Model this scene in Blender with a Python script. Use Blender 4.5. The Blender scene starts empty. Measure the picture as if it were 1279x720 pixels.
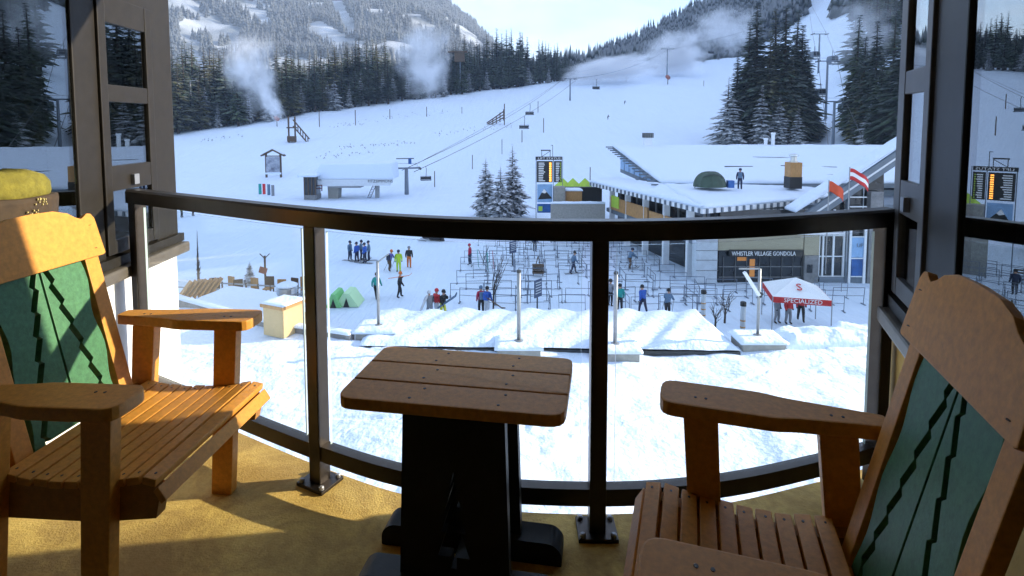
import bpy, bmesh, math, random
import numpy as np
from mathutils import Vector, Matrix, noise

sc = bpy.context.scene
COL = sc.collection
R = math.radians
random.seed(7)

# ------------------------------------------------------------------ camera
F, PPX, PPY, PITCH, EYE = 700.0, 639.5, 204.0, R(4.0), 1.40     # focal length and principal point in photo pixels
cam_d = bpy.data.cameras.new('camera')
cam = bpy.data.objects.new('camera', cam_d); COL.objects.link(cam); sc.camera = cam
cam.location = (0, 0, EYE); cam.rotation_euler = (math.pi/2 - PITCH, 0, 0)
cam_d.sensor_fit = 'HORIZONTAL'; cam_d.sensor_width = 36.0
cam_d.lens = 36.0*F/1279.0
cam_d.shift_y = -(360.0-PPY)/1279.0
cam_d.clip_start = 0.05; cam_d.clip_end = 12000

# ------------------------------------------------------------------ sky and sun
SUN_EL, SUN_AZ = R(20.0), R(82.5)        # azimuth clockwise from +Y (straight ahead)
world = bpy.data.worlds.new('World'); sc.world = world; world.use_nodes = True
wn = world.node_tree
sky = wn.nodes.new('ShaderNodeTexSky'); sky.sky_type = 'NISHITA'; sky.sun_disc = False
sky.sun_elevation = SUN_EL; sky.sun_rotation = SUN_AZ; sky.altitude = 700; sky.air_density = 1.0; sky.dust_density = 1.2; sky.ozone_density = 3.5
# thin high cloud over the whole sky
tc = wn.nodes.new('ShaderNodeTexCoord'); mp = wn.nodes.new('ShaderNodeMapping'); mp.inputs['Scale'].default_value = (1.6, 1.6, 6.0)
nz = wn.nodes.new('ShaderNodeTexNoise'); nz.inputs['Scale'].default_value = 2.2; nz.inputs['Detail'].default_value = 7; nz.inputs['Roughness'].default_value = 0.6
rp = wn.nodes.new('ShaderNodeValToRGB'); rp.color_ramp.elements[0].position = 0.38; rp.color_ramp.elements[1].position = 0.62
rp.color_ramp.elements[0].color = (0.12, 0.12, 0.12, 1); rp.color_ramp.elements[1].color = (0.5, 0.5, 0.5, 1)
mx = wn.nodes.new('ShaderNodeMixRGB'); mx.inputs[2].default_value = (4.0, 4.25, 5.0, 1)
bg = wn.nodes['Background']; bg.inputs[1].default_value = 0.10
wn.links.new(tc.outputs['Generated'], mp.inputs[0]); wn.links.new(mp.outputs[0], nz.inputs['Vector']); wn.links.new(nz.outputs['Fac'], rp.inputs[0])
wn.links.new(rp.outputs[0], mx.inputs[0]); wn.links.new(sky.outputs[0], mx.inputs[1]); wn.links.new(mx.outputs[0], bg.inputs[0])

sun_d = bpy.data.lights.new('sun', 'SUN'); sun_d.energy = 2.7; sun_d.angle = R(0.53); sun_d.color = (1.0, 0.88, 0.70)
sun = bpy.data.objects.new('sun', sun_d); COL.objects.link(sun); sun.location = (60, 0, 60)
sv = Vector((math.sin(SUN_AZ)*math.cos(SUN_EL), math.cos(SUN_AZ)*math.cos(SUN_EL), math.sin(SUN_EL)))   # towards the sun
sun.rotation_euler = sv.to_track_quat('Z', 'Y').to_euler()

sc.view_settings.view_transform = 'Standard'; sc.view_settings.look = 'None'; sc.view_settings.gamma = 1.0
sc.view_settings.use_curve_mapping = False; sc.view_settings.exposure = 1.90
sc.cycles.use_adaptive_sampling = True; sc.cycles.adaptive_threshold = .02
sc.cycles.max_bounces = 8; sc.cycles.transparent_max_bounces = 24; sc.cycles.glossy_bounces = 4; sc.cycles.diffuse_bounces = 4
sc.cycles.volume_bounces = 3; sc.cycles.volume_step_rate = 1.5; sc.cycles.volume_max_steps = 160; sc.cycles.caustics_reflective = False; sc.cycles.caustics_refractive = False

# ------------------------------------------------------------------ helpers
FWD = Vector((0, math.cos(PITCH), -math.sin(PITCH))); UP = Vector((0, math.sin(PITCH), math.cos(PITCH)))
def ray(px, py): return Vector(((px-PPX)/F, 0, 0)) + UP*((PPY-py)/F) + FWD
def gp(px, py, z):                                # where that line of sight meets the level z
    d = ray(px, py); t = (z-EYE)/d.z
    return Vector((d.x*t, d.y*t, z))
def at(px, py, Y):                                # a point on the line of sight at the distance Y
    d = ray(px, py); t = Y/d.y
    return Vector((d.x*t, Y, EYE+d.z*t))
def scale_at(Y, z=-5): return F/(Y*math.cos(PITCH)+(EYE-z)*math.sin(PITCH))   # photo pixels per metre

def tag(o, label=None, cat=None, group=None, kind=None):
    if label: o['label'] = label
    if cat: o['category'] = cat
    if group: o['group'] = group
    if kind: o['kind'] = kind
    return o
def empty(name, loc, label=None, cat=None, group=None, rz=0.0):
    o = bpy.data.objects.new(name, None); COL.objects.link(o); o.location = loc; o.rotation_euler = (0, 0, rz)
    o.empty_display_size = 0.2
    return tag(o, label, cat, group)
def copy_tree(o, parent=None):
    c = o.copy(); COL.objects.link(c); c.parent = parent
    for ch in o.children: copy_tree(ch, c)
    return c

class MB:
    def __init__(s): s.v = []; s.f = []; s.m = []
    def add(s, vs, fs, mi=0):
        k = len(s.v); s.v += [tuple(v) for v in vs]
        s.f += [tuple(i+k for i in f) for f in fs]; s.m += [mi]*len(fs)
        return s
    def box(s, c, d, rot=None, mi=0):
        c = Vector(c); hx, hy, hz = d[0]/2, d[1]/2, d[2]/2
        vs = [Vector((x, y, z)) for z in (-hz, hz) for y in (-hy, hy) for x in (-hx, hx)]
        if rot is not None: vs = [rot @ v for v in vs]
        return s.add([v+c for v in vs], [(0,2,3,1),(4,5,7,6),(0,1,5,4),(2,6,7,3),(0,4,6,2),(1,3,7,5)], mi)
    def span(s, a, b, mi=0):                      # box between two corners
        a = Vector(a); b = Vector(b); return s.box((a+b)/2, [abs(x) for x in (b-a)], None, mi)
    def bar(s, p, q, w, h, up=(0,0,1), mi=0):     # beam from p to q
        p = Vector(p); q = Vector(q); x = (q-p).normalized(); u = Vector(up)
        if abs(x.dot(u)) > .98: u = Vector((0,1,0))
        y = u.cross(x).normalized(); z = x.cross(y)
        M = Matrix((x, y, z)).transposed()
        return s.box((p+q)/2, ((q-p).length, w, h), M, mi)
    def tube(s, pts, r, n=6, mi=0, cap=True):
        pts = [Vector(p) for p in pts]; N = len(pts)
        rs = r if isinstance(r, (list, tuple)) else [r]*N
        k = len(s.v); prev = None
        for i, p in enumerate(pts):
            t = (pts[min(i+1, N-1)]-pts[max(i-1, 0)]).normalized()
            if prev is None:
                a = Vector((0,0,1)) if abs(t.z) < .9 else Vector((1,0,0)); u = a.cross(t).normalized()
            else: u = (prev-t*prev.dot(t)).normalized()
            prev = u; w = t.cross(u)
            for j in range(n):
                an = 2*math.pi*j/n; s.v.append(tuple(p+(u*math.cos(an)+w*math.sin(an))*rs[i]))
        for i in range(N-1):
            for j in range(n):
                a = k+i*n+j; b = k+i*n+(j+1) % n; s.f.append((a, b, b+n, a+n)); s.m.append(mi)
        if cap:
            s.f.append(tuple(k+j for j in reversed(range(n)))); s.m.append(mi)
            s.f.append(tuple(k+(N-1)*n+j for j in range(n))); s.m.append(mi)
        return s
    def prism(s, poly, fn, c0, c1, mi=0):         # polygon (a,b) swept from c0 to c1; fn maps (a,b,c) to space
        n = len(poly); k = len(s.v)
        s.v += [tuple(fn(a, b, c0)) for a, b in poly] + [tuple(fn(a, b, c1)) for a, b in poly]
        s.f.append(tuple(k+i for i in reversed(range(n)))); s.f.append(tuple(k+n+i for i in range(n))); s.m += [mi, mi]
        for i in range(n):
            j = (i+1) % n; s.f.append((k+i, k+j, k+n+j, k+n+i)); s.m.append(mi)
        return s
    def lathe(s, prof, n=12, c=(0,0,0), mi=0):
        k = len(s.v)
        for r, z in prof:
            for j in range(n):
                a = 2*math.pi*j/n; s.v.append((c[0]+r*math.cos(a), c[1]+r*math.sin(a), c[2]+z))
        for i in range(len(prof)-1):
            for j in range(n):
                a = k+i*n+j; b = k+i*n+(j+1) % n; s.f.append((a, b, b+n, a+n)); s.m.append(mi)
        s.f.append(tuple(k+j for j in reversed(range(n)))); s.f.append(tuple(k+(len(prof)-1)*n+j for j in range(n))); s.m += [mi, mi]
        return s
    def build(s, name, mats, parent=None, smooth=False, world=False, bevel=0, fix=True):
        me = bpy.data.meshes.new(name)
        vs = s.v
        if world and parent is not None:
            M = (Matrix.Translation(parent.location) @ parent.rotation_euler.to_matrix().to_4x4()).inverted()
            vs = [tuple(M @ Vector(v)) for v in vs]
        me.from_pydata(vs, [], s.f)
        for m in (mats if isinstance(mats, (list, tuple)) else [mats]): me.materials.append(m)
        me.polygons.foreach_set('material_index', s.m)
        if fix or bevel:
            bm = bmesh.new(); bm.from_mesh(me)
            if fix: bmesh.ops.recalc_face_normals(bm, faces=bm.faces)
            if bevel:
                bmesh.ops.bevel(bm, geom=[e for e in bm.edges if len(e.link_faces) == 2 and e.calc_face_angle(0) > .5], offset=bevel, segments=2, affect='EDGES', profile=.6)
            bm.to_mesh(me); bm.free()
        if smooth: me.polygons.foreach_set('use_smooth', [True]*len(me.polygons))
        me.update()
        o = bpy.data.objects.new(name, me); COL.objects.link(o)
        if parent is not None: o.parent = parent
        return o

def np_mesh(name, V, Fq, mats, mi=None, smooth=False, parent=None):
    me = bpy.data.meshes.new(name); V = np.asarray(V, np.float32); Fq = np.asarray(Fq, np.int32); k = Fq.shape[1]
    me.vertices.add(len(V)); me.vertices.foreach_set('co', V.ravel())
    me.loops.add(Fq.size); me.loops.foreach_set('vertex_index', Fq.ravel())
    me.polygons.add(len(Fq)); me.polygons.foreach_set('loop_start', np.arange(0, Fq.size, k)); me.polygons.foreach_set('loop_total', np.full(len(Fq), k))
    for m in (mats if isinstance(mats, (list, tuple)) else [mats]): me.materials.append(m)
    if mi is not None: me.polygons.foreach_set('material_index', np.asarray(mi, np.int32))
    if smooth: me.polygons.foreach_set('use_smooth', np.ones(len(Fq), bool))
    me.update(calc_edges=True); me.validate()
    o = bpy.data.objects.new(name, me); COL.objects.link(o); o.parent = parent
    return o
def grid_mesh(name, X, Y, Z, mats, **kw):
    n, m = X.shape; V = np.stack([X, Y, Z], -1).reshape(-1, 3)
    idx = np.arange(n*m).reshape(n, m)
    Fq = np.stack([idx[:-1, :-1], idx[:-1, 1:], idx[1:, 1:], idx[1:, :-1]], -1).reshape(-1, 4)
    return np_mesh(name, V, Fq, mats, smooth=kw.pop('smooth', True), **kw)

def catmull(P, n):
    P = [Vector(p) for p in P]; out = []
    for i in range(len(P)-1):
        p0 = P[max(i-1, 0)] if i else P[0]*2-P[1]; p1, p2 = P[i], P[i+1]; p3 = P[i+2] if i+2 < len(P) else P[-1]*2-P[-2]
        for j in range(n):
            t = j/n
            out.append(.5*((2*p1)+(p2-p0)*t+(2*p0-5*p1+4*p2-p3)*t*t+(3*p1-p0-3*p2+p3)*t**3))
    out.append(P[-1]); return out

# value noise for height fields
_rng = np.random.RandomState(3); _tab = _rng.rand(256, 256)
def vnoise(x, y):
    x = np.asarray(x, float); y = np.asarray(y, float)
    xi = np.floor(x).astype(int); yi = np.floor(y).astype(int); fx = x-xi; fy = y-yi
    fx = fx*fx*(3-2*fx); fy = fy*fy*(3-2*fy)
    g = lambda a, b: _tab[a & 255, b & 255]
    return (g(xi, yi)*(1-fx)+g(xi+1, yi)*fx)*(1-fy)+(g(xi, yi+1)*(1-fx)+g(xi+1, yi+1)*fx)*fy
def fbm(x, y, o=4):
    s = 0; a = .5
    for k in range(o): s = s+a*vnoise(x*2**k+17*k, y*2**k+5*k); a *= .5
    return s

# ------------------------------------------------------------------ materials
def mat(name, col, rough=.6, var=0.0, vscale=8.0, bump=0.0, bscale=30.0, metal=0.0, spec=.5, stretch=None, col2=None, emit=0.0, detail=4, bdist=.01):
    m = bpy.data.materials.new(name); m.use_nodes = True; nt = m.node_tree; b = nt.nodes['Principled BSDF']
    b.inputs['Base Color'].default_value = (*col, 1); b.inputs['Roughness'].default_value = rough; b.inputs['Metallic'].default_value = metal
    b.inputs['Specular IOR Level'].default_value = spec
    tcn = nt.nodes.new('ShaderNodeTexCoord'); vec = tcn.outputs['Object']
    if stretch:
        mpn = nt.nodes.new('ShaderNodeMapping'); mpn.inputs['Scale'].default_value = stretch; nt.links.new(vec, mpn.inputs[0]); vec = mpn.outputs[0]
    if var or col2:
        n = nt.nodes.new('ShaderNodeTexNoise'); n.inputs['Scale'].default_value = vscale; n.inputs['Detail'].default_value = detail; n.inputs['Roughness'].default_value = .65
        nt.links.new(vec, n.inputs['Vector'])
        r = nt.nodes.new('ShaderNodeValToRGB'); r.color_ramp.elements[0].position = .3; r.color_ramp.elements[1].position = .7
        c2 = col2 or tuple(min(1, c*(1+var)) for c in col); c1 = col if col2 else tuple(c*(1-var) for c in col)
        r.color_ramp.elements[0].color = (*c1, 1); r.color_ramp.elements[1].color = (*c2, 1)
        nt.links.new(n.outputs['Fac'], r.inputs[0]); nt.links.new(r.outputs[0], b.inputs['Base Color'])
    if bump:
        n2 = nt.nodes.new('ShaderNodeTexNoise'); n2.inputs['Scale'].default_value = bscale; n2.inputs['Detail'].default_value = 5
        nt.links.new(vec, n2.inputs['Vector'])
        bp = nt.nodes.new('ShaderNodeBump'); bp.inputs['Strength'].default_value = bump; bp.inputs['Distance'].default_value = bdist
        nt.links.new(n2.outputs['Fac'], bp.inputs['Height']); nt.links.new(bp.outputs[0], b.inputs['Normal'])
    if emit:
        b.inputs['Emission Color'].default_value = (*col, 1); b.inputs['Emission Strength'].default_value = emit
    return m

def glass_mat(name, ior=1.5, tint=(1, 1, 1), rough=0.0, base=0.0):
    m = bpy.data.materials.new(name); m.use_nodes = True; nt = m.node_tree; nt.nodes.remove(nt.nodes['Principled BSDF'])
    out = nt.nodes['Material Output']; tr = nt.nodes.new('ShaderNodeBsdfTransparent'); tr.inputs[0].default_value = (*tint, 1)
    gl = nt.nodes.new('ShaderNodeBsdfGlossy'); gl.inputs['Roughness'].default_value = rough
    lwt = nt.nodes.new('ShaderNodeLayerWeight'); lwt.inputs[0].default_value = .5        # 1-|cos|: the same from both faces
    pw = nt.nodes.new('ShaderNodeMath'); pw.operation = 'POWER'; pw.inputs[1].default_value = 5.0; nt.links.new(lwt.outputs['Facing'], pw.inputs[0])
    r0 = ((ior-1)/(ior+1))**2
    ml = nt.nodes.new('ShaderNodeMath'); ml.operation = 'MULTIPLY_ADD'; ml.inputs[1].default_value = 1-r0; ml.inputs[2].default_value = r0; nt.links.new(pw.outputs[0], ml.inputs[0])
    mxs = nt.nodes.new('ShaderNodeMixShader')
    src = ml.outputs[0]
    if base:
        ad = nt.nodes.new('ShaderNodeMath'); ad.operation = 'ADD'; ad.use_clamp = True; ad.inputs[1].default_value = base; nt.links.new(src, ad.inputs[0]); src = ad.outputs[0]
    nt.links.new(src, mxs.inputs[0]); nt.links.new(tr.outputs[0], mxs.inputs[1]); nt.links.new(gl.outputs[0], mxs.inputs[2]); nt.links.new(mxs.outputs[0], out.inputs[0])
    return m

def snow_over(name, under, scale=3.0, lo=.2, hi=.55, snowc=(.84, .87, .92), rough=.75, amount=1.0):
    """a solid colour with snow lying on what faces up"""
    m = bpy.data.materials.new(name); m.use_nodes = True; nt = m.node_tree; b = nt.nodes['Principled BSDF']; b.inputs['Roughness'].default_value = rough
    b.inputs['Specular IOR Level'].default_value = .2
    g = nt.nodes.new('ShaderNodeNewGeometry'); sp = nt.nodes.new('ShaderNodeSeparateXYZ'); nt.links.new(g.outputs['Normal'], sp.inputs[0])
    ab = nt.nodes.new('ShaderNodeMath'); ab.operation = 'ABSOLUTE'; nt.links.new(sp.outputs['Z'], ab.inputs[0])
    tcn = nt.nodes.new('ShaderNodeTexCoord'); n = nt.nodes.new('ShaderNodeTexNoise'); n.inputs['Scale'].default_value = scale; n.inputs['Detail'].default_value = 5
    nt.links.new(g.outputs['Position'], n.inputs['Vector'])
    mu = nt.nodes.new('ShaderNodeMath'); mu.operation = 'MULTIPLY'; nt.links.new(ab.outputs[0], mu.inputs[0]); nt.links.new(n.outputs['Fac'], mu.inputs[1])
    mr = nt.nodes.new('ShaderNodeMapRange'); mr.inputs[1].default_value = lo; mr.inputs[2].default_value = hi; mr.inputs[4].default_value = amount
    nt.links.new(mu.outputs[0], mr.inputs[0])
    n3 = nt.nodes.new('ShaderNodeTexNoise'); n3.inputs['Scale'].default_value = scale*.22; n3.inputs['Detail'].default_value = 3; nt.links.new(g.outputs['Position'], n3.inputs['Vector'])
    cr = nt.nodes.new('ShaderNodeValToRGB'); cr.color_ramp.elements[0].position = .35; cr.color_ramp.elements[1].position = .65
    cr.color_ramp.elements[0].color = (*[c*.7 for c in under[0]], 1); cr.color_ramp.elements[1].color = (*under[1], 1); nt.links.new(n3.outputs['Fac'], cr.inputs[0])
    mxc = nt.nodes.new('ShaderNodeMixRGB'); mxc.inputs[2].default_value = (*snowc, 1)
    nt.links.new(mr.outputs[0], mxc.inputs[0]); nt.links.new(cr.outputs[0], mxc.inputs[1]); nt.links.new(mxc.outputs[0], b.inputs['Base Color'])
    return m

M = {}
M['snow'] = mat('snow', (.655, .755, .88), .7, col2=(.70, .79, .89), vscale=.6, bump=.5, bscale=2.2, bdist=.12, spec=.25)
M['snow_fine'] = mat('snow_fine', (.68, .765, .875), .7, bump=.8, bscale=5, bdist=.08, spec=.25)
_nt = M['snow'].node_tree; _b = _nt.nodes['Principled BSDF']; _old = [n for n in _nt.nodes if n.type == 'BUMP'][0]      # groomer lines and ski tracks down the slope
for _sc, _ds, _st in (((.9, .045, .045), .5, .55), ((2.6, .10, .10), .18, .5)):
    _mp = _nt.nodes.new('ShaderNodeMapping'); _mp.inputs['Scale'].default_value = _sc; _mp.inputs['Rotation'].default_value = (0, 0, .35 if _ds < .3 else -.2); _nt.links.new(_nt.nodes['Texture Coordinate'].outputs['Object'], _mp.inputs[0])
    _n = _nt.nodes.new('ShaderNodeTexNoise'); _n.inputs['Scale'].default_value = 1.0; _n.inputs['Detail'].default_value = 4; _n.inputs['Distortion'].default_value = .3; _nt.links.new(_mp.outputs[0], _n.inputs['Vector'])
    _bp = _nt.nodes.new('ShaderNodeBump'); _bp.inputs['Strength'].default_value = _st; _bp.inputs['Distance'].default_value = _ds; _nt.links.new(_n.outputs['Fac'], _bp.inputs['Height']); _nt.links.new(_old.outputs[0], _bp.inputs['Normal']); _nt.links.new(_bp.outputs[0], _b.inputs['Normal']); _old = _bp
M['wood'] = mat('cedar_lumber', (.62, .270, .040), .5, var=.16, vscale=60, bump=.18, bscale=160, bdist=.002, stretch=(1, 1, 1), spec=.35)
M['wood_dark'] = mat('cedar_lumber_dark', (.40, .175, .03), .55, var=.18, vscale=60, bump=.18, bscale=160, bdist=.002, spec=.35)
M['green_lumber'] = mat('green_lumber', (.055, .17, .075), .5, var=.25, vscale=70, bump=.2, bscale=170, bdist=.002, spec=.35)
M['black_lumber'] = mat('black_lumber', (.012, .013, .013), .5, var=.2, vscale=50, bump=.15, bscale=150, bdist=.002, spec=.3)
M['screw'] = mat('screw_head', (.02, .017, .014), .5)
M['rail'] = mat('bronze_rail', (.055, .047, .040), .33, var=.12, vscale=20, metal=.8, bump=.05, bscale=90, bdist=.001)
M['rail_cap'] = mat('rail_cap', (.06, .05, .042), .3, var=.1, vscale=25, metal=.6)
M['frame'] = mat('bronze_window_frame', (.020, .017, .013), .45, var=.2, vscale=18, spec=.3)
M['frame_grey'] = mat('grey_window_sash', (.085, .082, .08), .45, var=.1, vscale=18)
M['floor'] = mat('stippled_deck', (.52, .345, .075), .75, col2=(.66, .47, .125), vscale=38, bump=.55, bscale=130, bdist=.005, detail=6)
_nt = M['floor'].node_tree; _b = _nt.nodes['Principled BSDF']; _src = _b.inputs['Base Color'].links[0].from_socket      # scuffs and damp patches
_n = _nt.nodes.new('ShaderNodeTexNoise'); _n.inputs['Scale'].default_value = 3.2; _n.inputs['Detail'].default_value = 8; _n.inputs['Roughness'].default_value = .7; _n.inputs['Distortion'].default_value = .6
_r = _nt.nodes.new('ShaderNodeValToRGB'); _r.color_ramp.elements[0].position = .42; _r.color_ramp.elements[1].position = .60; _r.color_ramp.elements[0].color = (.52, .47, .42, 1); _r.color_ramp.elements[1].color = (1, 1, 1, 1)
_m = _nt.nodes.new('ShaderNodeMixRGB'); _m.blend_type = 'MULTIPLY'; _m.inputs[0].default_value = .8
_nt.links.new(_nt.nodes['Texture Coordinate'].outputs['Object'], _n.inputs['Vector']); _nt.links.new(_n.outputs['Fac'], _r.inputs[0]); _nt.links.new(_src, _m.inputs[1]); _nt.links.new(_r.outputs[0], _m.inputs[2]); _nt.links.new(_m.outputs[0], _b.inputs['Base Color'])
M['stucco'] = mat('brown_stucco', (.34, .25, .14), .85, var=.05, vscale=40, bump=.4, bscale=120, bdist=.003)
M['ochre'] = mat('warm_lit_stucco', (.55, .33, .08), .85, var=.06, vscale=40, bump=.4, bscale=120, bdist=.003)  # cream wall; the warm light on it is put into the colour
M['white_stucco'] = mat('white_stucco', (.78, .77, .74), .85, var=.04, vscale=40, bump=.35, bscale=120, bdist=.003)
M['sill'] = mat('sill_flashing', (.16, .135, .105), .4, var=.15, vscale=14, metal=.4)
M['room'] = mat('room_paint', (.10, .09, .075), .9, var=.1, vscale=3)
M['ceiling'] = mat('balcony_ceiling', (.32, .22, .11), .85, var=.05, vscale=20)
M['curtain'] = mat('curtain_cloth', (.62, .58, .34), .9, var=.08, vscale=12)
M['pane'] = glass_mat('window_glass', 2.1, (.80, .86, .84), base=.18)
M['rail_glass'] = glass_mat('balustrade_glass', 1.22, (.965, .985, .98))
M['glass_edge'] = mat('glass_edge', (.50, .62, .60), .2)
M['steel'] = mat('galvanised_steel', (.30, .31, .32), .45, metal=.6, var=.15, vscale=6)
M['dark_steel'] = mat('dark_steel', (.045, .05, .055), .5, metal=.4, var=.15, vscale=6)
M['concrete'] = mat('concrete', (.30, .29, .26), .85, var=.15, vscale=5, bump=.3, bscale=30, bdist=.01)
M['rubber'] = mat('black_rubber', (.015, .015, .016), .7)

# ================================================================== the balcony
floor_px = [(178, 504), (400, 603), (560, 650), (745, 664), (900, 652), (1030, 622), (1098, 602)]
rail_pts = [gp(a, b, 0) for a, b in floor_px]
RC = catmull(rail_pts, 16)                                    # the rail line on the floor
def rail_at(x):
    for a, b in zip(RC[:-1], RC[1:]):
        if a.x <= x <= b.x or b is RC[-1]:
            t = (x-a.x)/(b.x-a.x); return a.lerp(b, t), (b-a).normalized()
    return RC[0], (RC[1]-RC[0]).normalized()
RL, RR = RC[0], RC[-1]

# floor slab, ceiling, back wall of the niche
LW0 = Vector((RL.x-.05, RL.y, 0)); LD = Vector((-.07, 1, 0)).normalized()      # line of the window wall on the chair-and-curtain side
RW0 = Vector((RR.x+.02, RR.y+.03, 0)); RD = Vector((.40, 1, 0)).normalized()   # line of the other window wall
def lw(t, n=0, z=0): return LW0+LD*t+Vector((LD.y, -LD.x, 0))*n+Vector((0, 0, z))
def rw(t, n=0, z=0): return RW0+RD*t+Vector((-RD.y, RD.x, 0))*n+Vector((0, 0, z))
BACK = -1.0
tb_l = (BACK-LW0.y)/LD.y; tb_r = (BACK-RW0.y)/RD.y
edge = [(p.x, p.y+.085) for p in RC]
poly = [(lw(tb_l, -.1).x, BACK-.1), (rw(tb_r, -.1).x, BACK-.1), (RR.x+.12, RR.y+.085)] + edge[::-1] + [(RL.x-.16, RL.y+.085)]
tag(MB().prism(poly, lambda a, b, c: (a, b, c), -.22, 0).build('balcony_floor', [M['floor']]), kind='structure')
top = [(lw(tb_l, -.2).x, BACK-.1), (rw(tb_r, -.2).x, BACK-.1), (rw(.35, -.3).x, rw(.35, 0).y), (lw(.55, -.3).x, lw(.55).y-.1)]
tag(MB().prism(top, lambda a, b, c: (a, b, c), 2.56, 2.8).build('balcony_ceiling', [M['ceiling']]), kind='structure')
tag(MB().span((lw(tb_l).x-.1, BACK-.25, -.2), (rw(tb_r).x+.1, BACK-.1, 2.56)).build('hotel_wall', [M['stucco']]), kind='structure')

# railing
railing = empty('balcony_railing', (rail_pts[3].x, rail_pts[3].y, 0), 'dark bronze balcony railing with clear glass panels, sweeping across the whole view', 'railing')
def sweep(name, prof, m, z0):
    mb = MB(); n = len(prof); N = len(RC)
    for i, p in enumerate(RC):
        t = (RC[min(i+1, N-1)]-RC[max(i-1, 0)]).normalized(); w = Vector((-t.y, t.x, 0))
        for a, b in prof: mb.v.append(tuple(p+w*a+Vector((0, 0, z0+b))))
    for i in range(N-1):
        for j in range(n):
            a = i*n+j; b = i*n+(j+1) % n; mb.f.append((a, b, b+n, a+n)); mb.m.append(0)
    mb.f += [tuple(range(n)), tuple((N-1)*n+j for j in reversed(range(n)))]; mb.m += [0, 0]
    return mb.build(name, m, railing, world=True)
sweep('top_rail', [(-.034, -.044), (.034, -.044), (.034, .012), (.026, .021), (-.026, .021), (-.034, .012)], M['rail'], 1.062)
sweep('bottom_rail', [(-.022, -.030), (.022, -.030), (.022, .030), (-.022, .030)], M['rail'], .135)
PX = [rail_pts[0].x+.03, rail_pts[1].x, rail_pts[3].x, rail_pts[6].x-.03]
for i, x in enumerate(PX):
    p, t = rail_at(x); ang = math.atan2(t.y, t.x); Rz = Matrix.Rotation(ang, 3, 'Z')
    po = MB().box(p+Vector((0, 0, .512)), (.056, .056, 1.01), Rz).build('post', [M['rail']], railing, world=True, bevel=.004)
    if i in (1, 2):
        pl = MB().box(p+Vector((0, 0, .007)), (.135, .115, .014), Rz).build('base_plate', [M['rail']], po, bevel=.003)
        pl.matrix_parent_inverse = Matrix(); pl.location = -railing.location
        for sx in (-1, 1):
            for sy in (-1, 1):
                bo = MB().lathe([(.010, .0), (.010, .009), (.006, .013)], 8, p+Rz @ Vector((sx*.052, sy*.043, .014))).build('bolt', [M['steel']], po)
                bo.location = -railing.location
for a, b in zip(PX[:-1], PX[1:]):
    xs = np.linspace(a+.058, b-.058, 25); mb = MB(); N = len(xs)
    for x in xs:
        p, t = rail_at(x); w = Vector((-t.y, t.x, 0))
        for s_, z in ((-.005, .175), (.005, .175), (.005, 1.0), (-.005, 1.0)): mb.v.append(tuple(p+w*s_+Vector((0, 0, z))))
    for i in range(N-1):
        for j in range(4):
            q = i*4+j; r_ = i*4+(j+1) % 4; mb.f.append((q, r_, r_+4, q+4)); mb.m.append(0)
    mb.f += [(0, 1, 2, 3), ((N-1)*4+3, (N-1)*4+2, (N-1)*4+1, (N-1)*4)]; mb.m += [1, 1]
    mb.build('glass_panel', [M['rail_glass'], M['glass_edge']], railing, world=True)

# window walls on both sides of the balcony
def window_wall(name, label, P, sgn, corner, segs, wallm, tback, sash_m):
    """P(t,n,z): t along the wall (outwards positive), n towards the balcony. segs: (t0,t1,kind)"""
    root = empty(name, P(corner, 0, 0), label, 'window wall')
    def B(t0, t1, n0, n1, z0, z1, nm, m, par=root, bevel=0.0):
        mb = MB(); vs = [P(t, n, z) for z in (z0, z1) for n in (n0, n1) for t in (t0, t1)]
        mb.add(vs, [(0,2,3,1),(4,5,7,6),(0,1,5,4),(2,6,7,3),(0,4,6,2),(1,3,7,5)])
        o = mb.build(nm, [m], par, bevel=bevel)
        for v in o.data.vertices: v.co = v.co-root.location
        return o
    B(tback, corner, -.14, -.015, -.22, .66, 'lower_wall', wallm)
    sl = B(tback, corner+.03, -.15, .05, .655, .715, 'window_sill', M['sill'], bevel=.012)
    B(tback, corner+.025, -.145, .02, .72, .765, 'sill_track', M['frame'])
    B(tback, corner, -.14, -.005, 2.36, 2.56, 'head', M['frame'])
    for t0, t1, kind in segs:
        if kind == 'post':
            B(t0, t1, -.13, .0, .765, 2.36, 'mullion', M['frame'], bevel=.006)
        elif kind == 'corner':
            B(t0, t1, -.15, .0, .765, 2.36, 'corner_post', sash_m, bevel=.006)
        elif kind == 'pane':
            B(t0, t1, -.018, -.010, .80, 2.33, 'pane', M['pane'])
            for z0, z1 in ((.765, .82), (2.31, 2.36)): B(t0, t1, -.11, -.004, z0, z1, 'rail', M['frame'])
        elif kind == 'casement':
            sa = B(t0, t0+.055, -.09, .012, .78, 2.0, 'sash_stile', sash_m, bevel=.004)
            B(t1-.055, t1, -.09, .012, .78, 2.0, 'sash_stile', sash_m, bevel=.004)
            for z0, z1 in ((1.875, 2.0), (1.505, 1.585), (1.08, 1.20), (.78, .845)): B(t0+.055, t1-.055, -.088, .010, z0, z1, 'sash_rail', sash_m, bevel=.003)
            for z0, z1 in ((1.585, 1.875), (1.20, 1.505), (.845, 1.08), (2.08, 2.33)): B(t0+.05, t1-.05, -.006, -.001, z0-.005, z1+.005, 'pane', M['pane'])
            B(t0, t1, -.10, .004, 2.0, 2.08, 'transom', M['frame'])
            B((t0+t1)/2-.02, (t0+t1)/2+.02, .012, .03, 1.10, 1.15, 'latch', M['steel'])
    return root
def tL(px):          # where the sight line of a photo column meets the wall
    k = (px-PPX)/F; return (k*LW0.y-LW0.x)/(LD.x-k*LD.y)
def tR(px):
    k = (px-PPX)/F; return (k*RW0.y-RW0.x)/(RD.x-k*RD.y)
cl = tL(218); 
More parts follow.
